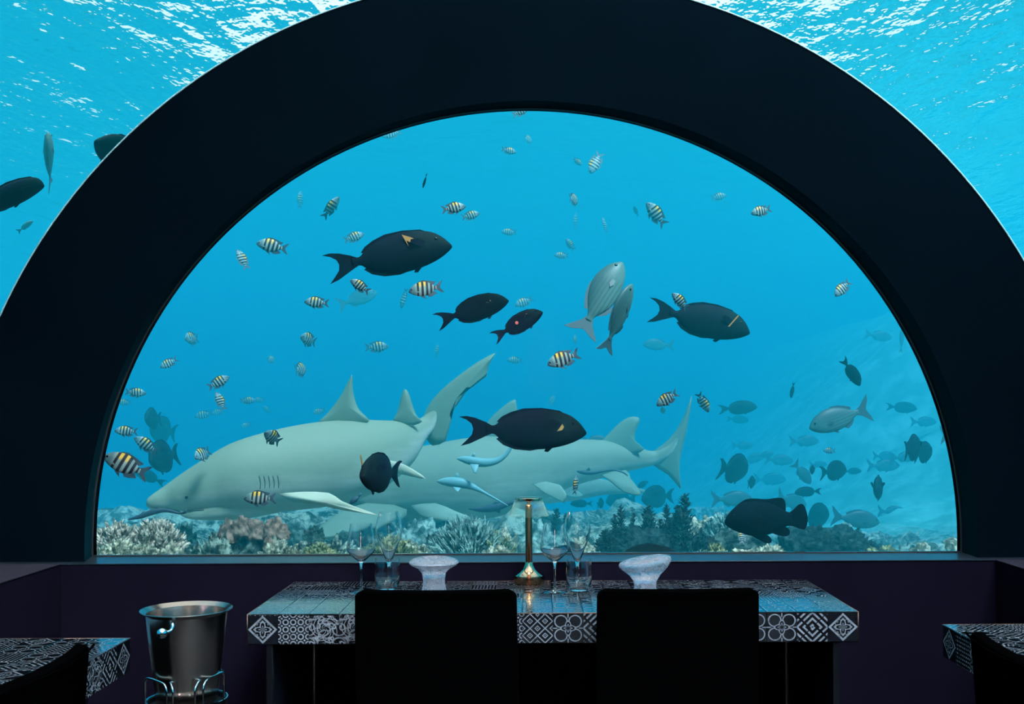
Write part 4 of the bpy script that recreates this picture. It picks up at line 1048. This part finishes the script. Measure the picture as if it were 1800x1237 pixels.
link('pelvic_fin', pxfin('p', [(935, 850, 8.3), (955, 866, 8.2), (992, 884, 8.1), (996, 868, 8.1), (985, 852, 8.2), (960, 846, 8.3)], .03, o2, sub=1), M['midfin'], s2)
link('pectoral_fin', pxfin('p', [(665, 880, 8.1), (610, 893, 8.0), (570, 920, 7.9), (546, 944, 7.8), (575, 946, 7.8), (630, 936, 7.9), (700, 916, 8.0), (715, 895, 8.1)], .04, o2, sub=2), M['sharkfin'], s2)
link('pectoral_fin', pxfin('p', [(722, 888, 7.9), (735, 905, 7.85), (765, 913, 7.8), (800, 917, 7.75), (832, 912, 7.75), (800, 898, 7.8), (765, 884, 7.9)], .04, o2, sub=2), M['midfin'], s2)
o3 = W(1030, 858, 10.2)
s3 = tag(empty('shark', o3), 'hazy third shark mostly hidden beneath the second one', 'shark', 'sharks')
link('body', pxloft('shark_body', [(880, 872, 3, 9.8), (915, 868, 16, 9.9), (960, 862, 23, 10), (1010, 857, 22, 10.2), (1060, 856, 14, 10.4), (1105, 860, 7, 10.6), (1135, 864, 3, 10.7)], org=o3), M['shark'], s3)
link('pectoral_fin', pxfin('p', [(990, 868, 10), (1012, 860, 9.9), (1025, 870, 9.8), (1018, 873, 9.8), (1000, 873, 9.9)], .03, o3, sub=1), M['midfin'], s3)
def remora(label, st, fins, mat, wr=0.8, group='remoras'):
    u, v, h_, y = st[len(st) // 2]; o = W(u, v, y)
    r = tag(empty('remora', o), label, 'fish', group)
    link('body', pxloft('remora_body', st, 14, 3, wr, o), M[mat], r)
    for nm, f in fins: link(nm, pxfin(nm, f, .012, o, sub=1), M[mat], r)
    return r
y = 6.9
remora('upper pale blue remora with an upcurved tail on the second shark', [(803, 806, 1, y), (815, 807, 6, y), (830, 810, 8, y), (850, 813, 8, y), (872, 810, 6, y), (888, 800, 4, y), (897, 788, 3, y), (903, 776, 2, y)],
       [('pectoral_fin', [(826, 815, y - .05), (842, 816, y - .05), (837, 832, y - .08), (833, 831, y - .08)]), ('dorsal_fin', [(828, 803, y), (836, 802, y), (835, 796, y), (831, 796, y)]), ('tail_fin', [(900, 782, y), (906, 782, y), (911, 766, y), (902, 768, y)])], 'remora')
remora('lower pale blue remora, long thin tail, on the second shark', [(768, 846, 1, y), (778, 846, 6, y), (795, 847, 9, y), (812, 849, 9, y), (830, 855, 6, y), (848, 864, 3, y), (870, 876, 2, y), (893, 889, 1.2, y)],
       [('dorsal_fin', [(798, 839, y), (808, 841, y), (805, 831, y), (802, 831, y)]), ('pectoral_fin', [(796, 855, y - .05), (810, 857, y - .05), (806, 864, y - .08), (802, 863, y - .08)])], 'remora')
y = 8.2
remora('thin dark remora with white edges under the second shark tail', [(1014, 828, 1, y), (1024, 830, 3.5, y), (1040, 831, 3.5, y), (1060, 828, 2, y), (1080, 826, 1.6, y), (1095, 830, 1.4, y), (1103, 836, 1, y)], [('dorsal_fin', [(1030, 827, y), (1038, 827, y), (1036, 820, y)])], 'remoradark')
y = 6.0
remora('dark slender remora under the first shark snout, above the pale corals', [(225, 913, 1, y), (245, 908, 4, y), (262, 902, 5, y), (282, 897, 4, y), (300, 898, 3, y), (315, 902, 2, y), (326, 901, 1.5, y)],
       [('dorsal_fin', [(243, 906, y), (252, 899, y), (254, 898, y), (252, 904, y)]), ('tail_fin', [(318, 902, y), (329, 894, y), (327, 902, y)])], 'remoradark')
y = 7.5
remora('dark fish with jagged fins low behind the lamp', [(824, 894, 1, y), (845, 895, 5, y), (870, 892, 7, y), (890, 886, 5, y), (905, 882, 3, y), (935, 876, 1, y)], [('dorsal_fin', [(862, 888, y), (880, 884, y), (872, 880, y)]), ('pelvic_fin', [(868, 897, y), (880, 894, y), (878, 902, y)])], 'remoradark')
y = 6.4
remora('small dark fish at the end of the first shark pectoral fin', [(615, 885, 1, y), (619, 882, 5, y), (625, 877, 5, y), (631, 872, 1, y)], [('tail_fin', [(629, 875, y), (636, 870, y), (634, 866, y), (629, 871, y)])], 'remoradark')
# ================================================================== THE REEF
def blob(name, rx, ry, rz, amp, freq, seed, sub=4, flatb=True, ridge=0.0, boxy=1.0):
    bm = bmesh.new(); bmesh.ops.create_icosphere(bm, subdivisions=sub, radius=1)
    so = Vector((seed * 3.7, seed * 1.3, seed * 2.1))
    for v in bm.verts:
        p = v.co.copy()
        d = noise.fractal(p * freq + so, 1.0, 2.0, 4) * amp
        if ridge: d += ridge * abs(noise.noise(p * freq * 2.5 + so)) - ridge * 0.2
        if boxy != 1.0: p = Vector([math.copysign(abs(c) ** boxy, c) for c in p])
        q = p * (1 + d)
        if flatb and q.z < -0.3: q.z = -0.3
        v.co = Vector((q.x * rx, q.y * ry, q.z * rz))
    return frombm(name, bm, True)
def multi_tube(name, list_):
    vs, fs = [], []
    for pts, rad in list_:
        me = tube('x', pts, rad, 5); o = len(vs)
        vs += [v.co.copy() for v in me.vertices]; fs += [tuple(i + o for i in p.vertices) for p in me.polygons]
        bpy.data.meshes.remove(me)
    return mesh(name, vs, fs, True)
def stag(name, R, H, n, seed, r0=0.012, up=0.5, fork=2):
    rr = random.Random(seed); L = []
    for i in range(n):
        a = rr.uniform(0, 2 * PI); q = math.sqrt(rr.random()); el = (1 - q) * up + 0.25
        base = Vector((math.cos(a) * q * R * 0.72, math.sin(a) * q * R * 0.72, H * (0.55 * (1 - q * q))))
        d = Vector((math.cos(a) * q * 1.0, math.sin(a) * q * 1.0, el + 0.5)).normalized()
        ln = rr.uniform(0.6, 1.1) * H * 0.55
        mid = base + d * ln * 0.5 + Vector((rr.uniform(-1, 1), rr.uniform(-1, 1), rr.uniform(-1, 1))) * ln * 0.08
        tip = base + d * ln
        L.append(([base - d * ln * 0.4, mid, tip], [r0 * 1.3, r0, r0 * 0.45]))
        for k in range(fork):
            e = (d + Vector((rr.uniform(-1, 1), rr.uniform(-1, 1), rr.uniform(-.3, .9))) * 0.7).normalized()
            b = base + d * ln * rr.uniform(0.3, 0.7); L.append(([b, b + e * ln * 0.25, b + e * ln * 0.48], [r0 * .85, r0 * .7, r0 * .35]))
    me = blob('core', R * 0.72, R * 0.72, H * 0.55, 0.25, 1.6, seed, 3); o = [v.co.copy() for v in me.vertices]; f = [tuple(p.vertices) for p in me.polygons]; bpy.data.meshes.remove(me)
    m2 = multi_tube('b', L); n0 = len(o); o += [v.co.copy() for v in m2.vertices]; f += [tuple(i + n0 for i in p.vertices) for p in m2.polygons]; bpy.data.meshes.remove(m2)
    return mesh(name, o, f, True)
def feathery(name, W_, H_, seed, n=340):
    """dark bushy tree-shaped soft coral: leaning stems with plumes all over"""
    rr = random.Random(seed); L = []
    stems = [(0, 0, 1.0)] + [(rr.uniform(-.42, .42), rr.uniform(-.3, .3), rr.uniform(.45, .85)) for _ in range(4)]
    for sx, sy, sh in stems:
        lx = sx * .5 + rr.uniform(-.1, .1)
        def ax_(h): return Vector((W_ * (sx + lx * h * .5), W_ * sy, H_ * sh * h))
        L.append(([ax_(-.1), ax_(.5), ax_(.97)], [W_ * .07, W_ * .045, W_ * .015]))
        for i in range(int(n * sh * .42)):
            h = rr.random() ** .85; a = rr.uniform(0, 2 * PI); r = W_ * .42 * sh * (1.05 - h) ** .75 * rr.uniform(.5, 1.15)
            b = ax_(h * .92); e = b + Vector((math.cos(a) * r, math.sin(a) * r, r * rr.uniform(.2, .9)))
            L.append(([b, (b + e) / 2 + Vector((0, 0, -r * .08)), e], [W_ * .018, W_ * .026, W_ * .010]))
            for k in range(3):
                q = b.lerp(e, rr.uniform(.4, 1)); t = q + Vector((rr.uniform(-1, 1) + math.cos(a) * .6, rr.uniform(-1, 1), rr.uniform(0, 1.4))) * W_ * .07
                L.append(([q, t], [W_ * .018, W_ * .007]))
    return multi_tube(name, L)
def reef(name, me, mat, u, vb, Y, label, cat, group=None, rz=0, kind=None, sink=0.0):
    p = W(u, vb, Y); o = link(name, me, M[mat], None, (p.x, p.y, p.z - sink)); o.rotation_euler = (0, 0, rz)
    return tag(o, label, cat, group, kind)
def px(n, Y): return n * Y / F
rid = random.Random(11)
def rock(u, vt, wpx, hpx, Y, label, mat='rock', amp=.35, ridge=.25, seed=1, freq=1.7, nm='reef_rock', cat='rock', grp='reef rocks', ry=None, sub=5, boxy=1.0):
    """u centre, vt top row, width and height in px above its foot"""
    if Y < 8.7: Y = 5.0 + (Y - 5.0) * 0.72
    w, h_ = px(wpx, Y) / 2, px(hpx, Y)
    me = blob(nm, w, ry or w * .8, h_ * .8, amp, freq, seed, sub, True, ridge, boxy)
    top = max(v.co.z for v in me.vertices)
    p = W(u, vt, Y)
    o = link(nm, me, M[mat], None, (p.x, p.y, p.z - top)); return tag(o, label, cat, grp)
def bush(u, vt, wpx, hpx, Y, n, label, mat='staghorn', seed=1, r0=0.010, nm='staghorn_coral', up=.5, fork=2):
    r0 *= 1.0 if Y > 8.7 else (5.0 + (Y - 5.0) * 0.72) / Y
    if Y < 8.7: Y = 5.0 + (Y - 5.0) * 0.72
    me = stag(nm, px(wpx, Y) / 2, px(hpx, Y), n, seed, r0, up, fork); top = max(v.co.z for v in me.vertices); p = W(u, vt, Y)
    o = link(nm, me, M[mat], None, (p.x, p.y, p.z - top)); return tag(o, label, 'coral', 'branching corals')
CO = dict(nm='coral_head', cat='coral', grp='rounded corals')
# left corner
rock(208, 889, 112, 80, 9.0, 'blue-green domed coral at the far left, behind the pale branching corals', 'bluecoral', .12, .06, 3, **CO)
bush(203, 910, 84, 60, 6.6, 210, 'pale branching coral clump at the far left of the reef', seed=2)
bush(270, 909, 96, 62, 6.7, 230, 'pale branching coral clump under the shark snout', seed=5)
bush(212, 944, 92, 50, 6.2, 220, 'pale spiky coral lowest at the far left', 'palecoral', seed=8, r0=.012)
bush(252, 955, 60, 40, 6.0, 120, 'small pale branching coral at the foot of the window, left', 'palecoral', seed=9, r0=.011)
bush(175, 958, 46, 34, 6.0, 90, 'small spiky coral in the very corner of the window, left', 'palecoral', seed=10, r0=.011)
rock(302, 947, 48, 60, 6.2, 'cream lumpy coral left of the dark rock', 'palecoral', .28, .35, 6, freq=2.6, **CO)
rock(178, 926, 26, 40, 6.9, 'small cream cone-shaped rock at the far left', 'palecoral', .2, .1, 7)
rock(318, 915, 60, 80, 7.6, 'blue-green rubble mound under the shark jaw', 'bluecoral', .45, .3, 12, freq=2.4)
rock(350, 950, 54, 50, 6.6, 'teal rubble rock left of the big dark rock', 'rock', .4, .35, 13, freq=2.6)
# big dark rock with leather coral
rock(432, 918, 130, 110, 6.9, 'big dark rock under the shark belly', 'darkrock', .32, .28, 14, freq=2.2)
rock(380, 931, 62, 80, 6.5, 'grey knobbly coral on the left flank of the big dark rock', 'rock', .32, .5, 15, freq=3.0, **CO)
for k, (u, vt, w, h_) in enumerate(((402, 908, 34, 36), (425, 905, 36, 30), (449, 910, 34, 32), (417, 914, 28, 26), (477, 909, 30, 28), (494, 917, 28, 28), (486, 906, 20, 22))):
    rock(u, vt, w, h_, 6.75, ('pinkish lumpy leather coral, ' + ('far left lobe', 'top left lobe', 'middle lobe', 'low front lobe', 'first lobe of the right cluster', 'lowest lobe of the right cluster', 'small top lobe of the right cluster')[k] + ' on the big dark rock'), 'pinkcoral', .30, .34, 20 + k, freq=2.6, nm='leather_coral', cat='coral', grp='pinkish leather corals', sub=4)
rock(472, 940, 20, 26, 6.5, 'small pinkish cup coral on the right face of the big dark rock', 'pinkcoral', .12, .3, 31, nm='leather_coral', cat='coral', grp='pinkish leather corals', sub=4)
rock(490, 942, 64, 50, 6.5, 'cream rubble slope right of the big dark rock', 'palecoral', .4, .5, 32, freq=3)
# centre left
rock(521, 908, 46, 60, 8.6, 'blue-green domed coral below the shark belly', 'bluecoral', .14, .05, 33, **CO)
rock(553, 905, 110, 60, 9.4, 'hazy reef mound behind the domed coral below the shark', 'bluecoral', .4, .3, 34)
bush(553, 922, 34, 26, 8.0, 90, 'small pale branching coral right of the domed coral', seed=35, r0=.011)
rock(545, 948, 76, 50, 6.8, 'table coral with pale edge left of the left wine glass', 'rock', .25, .5, 36, freq=3, **CO)
bush(560, 953, 70, 24, 6.5, 130, 'low branching coral along the window foot, left of centre', 'greencoral', seed=37, r0=.009)
rock(590, 938, 90, 60, 7.0, 'rough rock with pale ridge left of the left wine glass', 'rock', .4, .5, 38, freq=2.8)
bush(512, 960, 44, 26, 6.2, 80, 'small cream sprig coral at the window foot right of the big dark rock', 'palecoral', seed=39, r0=.008)
rock(640, 938, 80, 60, 7.1, 'dark green rock behind the left wine glass', 'darkrock', .35, .4, 40, freq=2.6)
bush(690, 942, 90, 46, 6.5, 200, 'yellow-green branching coral behind the left champagne glass', 'greencoral', seed=41, r0=.010)
rock(730, 909, 110, 90, 8.4, 'blue-green reef mound right of the left champagne glass', 'bluecoral', .35, .35, 42)
bush(725, 947, 70, 34, 6.9, 120, 'pale leafy coral above the left glass ornament', 'palecoral', seed=43, r0=.014)
# centre
rock(800, 925, 130, 80, 7.4, 'broad dark coral mound behind the left glass ornament', 'darkrock', .28, .5, 44, freq=2.6, **CO)
bush(822, 903, 120, 84, 7.2, 420, 'big dark bushy coral with pale tips left of the lamp', 'bluecoral', seed=45, r0=.008)
bush(867, 931, 64, 50, 7.2, 170, 'pale green branching coral just left of the lamp', 'greencoral', seed=46, r0=.008)
rock(895, 918, 70, 90, 7.6, 'cream reef slab behind the lamp stem', 'palecoral', .45, .45, 47, freq=2.4)
rock(878, 954, 60, 40, 6.6, 'cream lumpy coral at the foot of the lamp', 'palecoral', .35, .5, 48, freq=3, **CO)
rock(940, 910, 90, 90, 8.2, 'slanting teal rock right of the lamp stem', 'bluecoral', .4, .3, 49)
rock(930, 948, 60, 50, 6.9, 'smooth teal boulder right of the lamp stem, low', 'bluecoral', .12, .05, 50)
rock(1018, 925, 100, 70, 8.6, 'hazy pale rubble behind the right champagne glass', 'bluecoral', .5, .4, 51, freq=2.6)
rock(1030, 948, 80, 44, 7.0, 'pale rubble low right of the right champagne glass', 'palecoral', .5, .4, 52, freq=2.8)
# dark feathery corals
fe = [(978, 892, 44, 56, 8.6, 'small hazy feathery coral behind the right wine glass'), (1064, 929, 60, 60, 6.9, 'short feathery dark coral, first from the left of the row'), (1093, 886, 44, 90, 7.3, 'narrow tall feathery dark coral, second from the left of the row'),
      (1140, 886, 60, 95, 7.3, 'feathery dark coral in the middle of the row'), (1173, 884, 46, 100, 7.2, 'feathery dark coral beside the tallest one'), (1203, 866, 62, 115, 7.1, 'tallest feathery dark coral, at the right of the row'), (1232, 925, 50, 60, 7.0, 'low feathery coral right of the tallest one')]
for k, (u, vt, w, h_, Y, lb) in enumerate(fe):
    Y = 5.0 + (Y - 5.0) * 0.78
    me = feathery('feathery_coral', px(w, Y), px(h_, Y), 60 + k, 300 if h_ > 70 else 200); top = max(v.co.z for v in me.vertices); p = W(u, vt, Y)
    tag(link('feathery_coral', me, M['softcoral'], None, (p.x, p.y, p.z - top)), lb, 'coral', 'dark feathery corals')
rock(1150, 921, 170, 90, 7.5, 'dark shaggy reef mass carrying the feathery corals', 'softcoral', .22, .3, 70, freq=3, boxy=.55)
rock(1145, 954, 124, 60, 5.9, 'smooth black rock hump at the foot of the window, right of centre', 'blackrock', .05, .0, 71, ry=.15)
rock(1002, 962, 64, 34, 5.9, 'small smooth black hump right of the lamp', 'blackrock', .05, .0, 72, ry=.12)
rock(1238, 905, 74, 60, 8.4, 'pale flat-topped coral right of the tallest feathery coral', 'palecoral', .35, .35, 73, freq=2.2, **CO)
bush(1278, 896, 76, 60, 8.0, 140, 'branching coral with white tips left of the grouper head', 'bluecoral', seed=74, r0=.013)
rock(1288, 928, 130, 70, 7.4, 'dark rounded mound under the grouper head', 'darkrock', .18, .2, 75, freq=2.5, boxy=.7)
bush(1258, 952, 44, 30, 6.3, 60, 'small coral sprigs with pale tips at the window foot under the grouper', 'greencoral', seed=76, r0=.007)
rock(1356, 953, 66, 40, 6.8, 'pale ridged coral block under the grouper belly', 'palecoral', .25, .5, 77, freq=2.6, **CO)
rock(1310, 962, 60, 24, 6.3, 'flat cream rubble under the grouper', 'palecoral', .4, .5, 78, freq=3)
rock(1412, 918, 100, 90, 7.6, 'dark speckled rock below the grouper tail', 'softcoral', .3, .35, 79, freq=2.5, boxy=.6)
rock(1478, 922, 110, 80, 7.9, 'dark green reef rock right of the grouper', 'softcoral', .3, .4, 80, freq=2.4, boxy=.6)
rock(1487, 917, 26, 30, 8.2, 'small pale knob on top of the dark green reef rock', 'bluecoral', .15, .1, 81, sub=4)
rock(1470, 968, 150, 20, 5.8, 'low dark slab along the window foot at the right', 'blackrock', .06, .0, 82, ry=.12)
rock(1560, 928, 140, 70, 8.8, 'turquoise rubble ridge below the far shoal', 'bluecoral', .45, .45, 83, freq=2.6)
rock(1548, 955, 90, 36, 7.2, 'speckled low coral near the right end of the window', 'greencoral', .4, .5, 84, freq=3, **CO)
rock(1640, 950, 150, 50, 7.6, 'turquoise rubble bank in the right corner of the window', 'bluecoral', .4, .4, 85, freq=2.6)
rock(1672, 944, 36, 30, 7.4, 'pale block on the rubble bank in the right corner', 'palecoral', .25, .2, 86, sub=4)
rock(1620, 952, 40, 24, 7.3, 'small pale ridge left of the corner block', 'palecoral', .35, .3, 87, sub=4)
rock(1640, 886, 100, 80, 14.0, 'faint distant coral mound near the right frame', 'darkrock', .25, .3, 88)
rock(1680, 905, 120, 70, 12.5, 'faint distant reef shoulder at the right frame', 'darkrock', .35, .3, 89)
rock(1240, 888, 120, 50, 13.0, 'faint distant reef behind the tallest feathery coral', 'bluecoral', .4, .3, 90)
# small reef fish between the corals
fish('damsel', 1305, 943, 30, 80, 30, .80, 'small orange-and-white fish under the grouper throat')
fish('chub', 342, 964, 26, 120, 35, .75, 'small spiny grey fish between the lumpy coral and the dark rock')
fish('surgeon', 842, 925, 16, 0, 10, .6, 'tiny blue fish over the big dark bushy coral')
fish('surgeon', 512, 922, 18, 200, 20, .45, 'tiny dark fish in front of the domed coral below the shark')
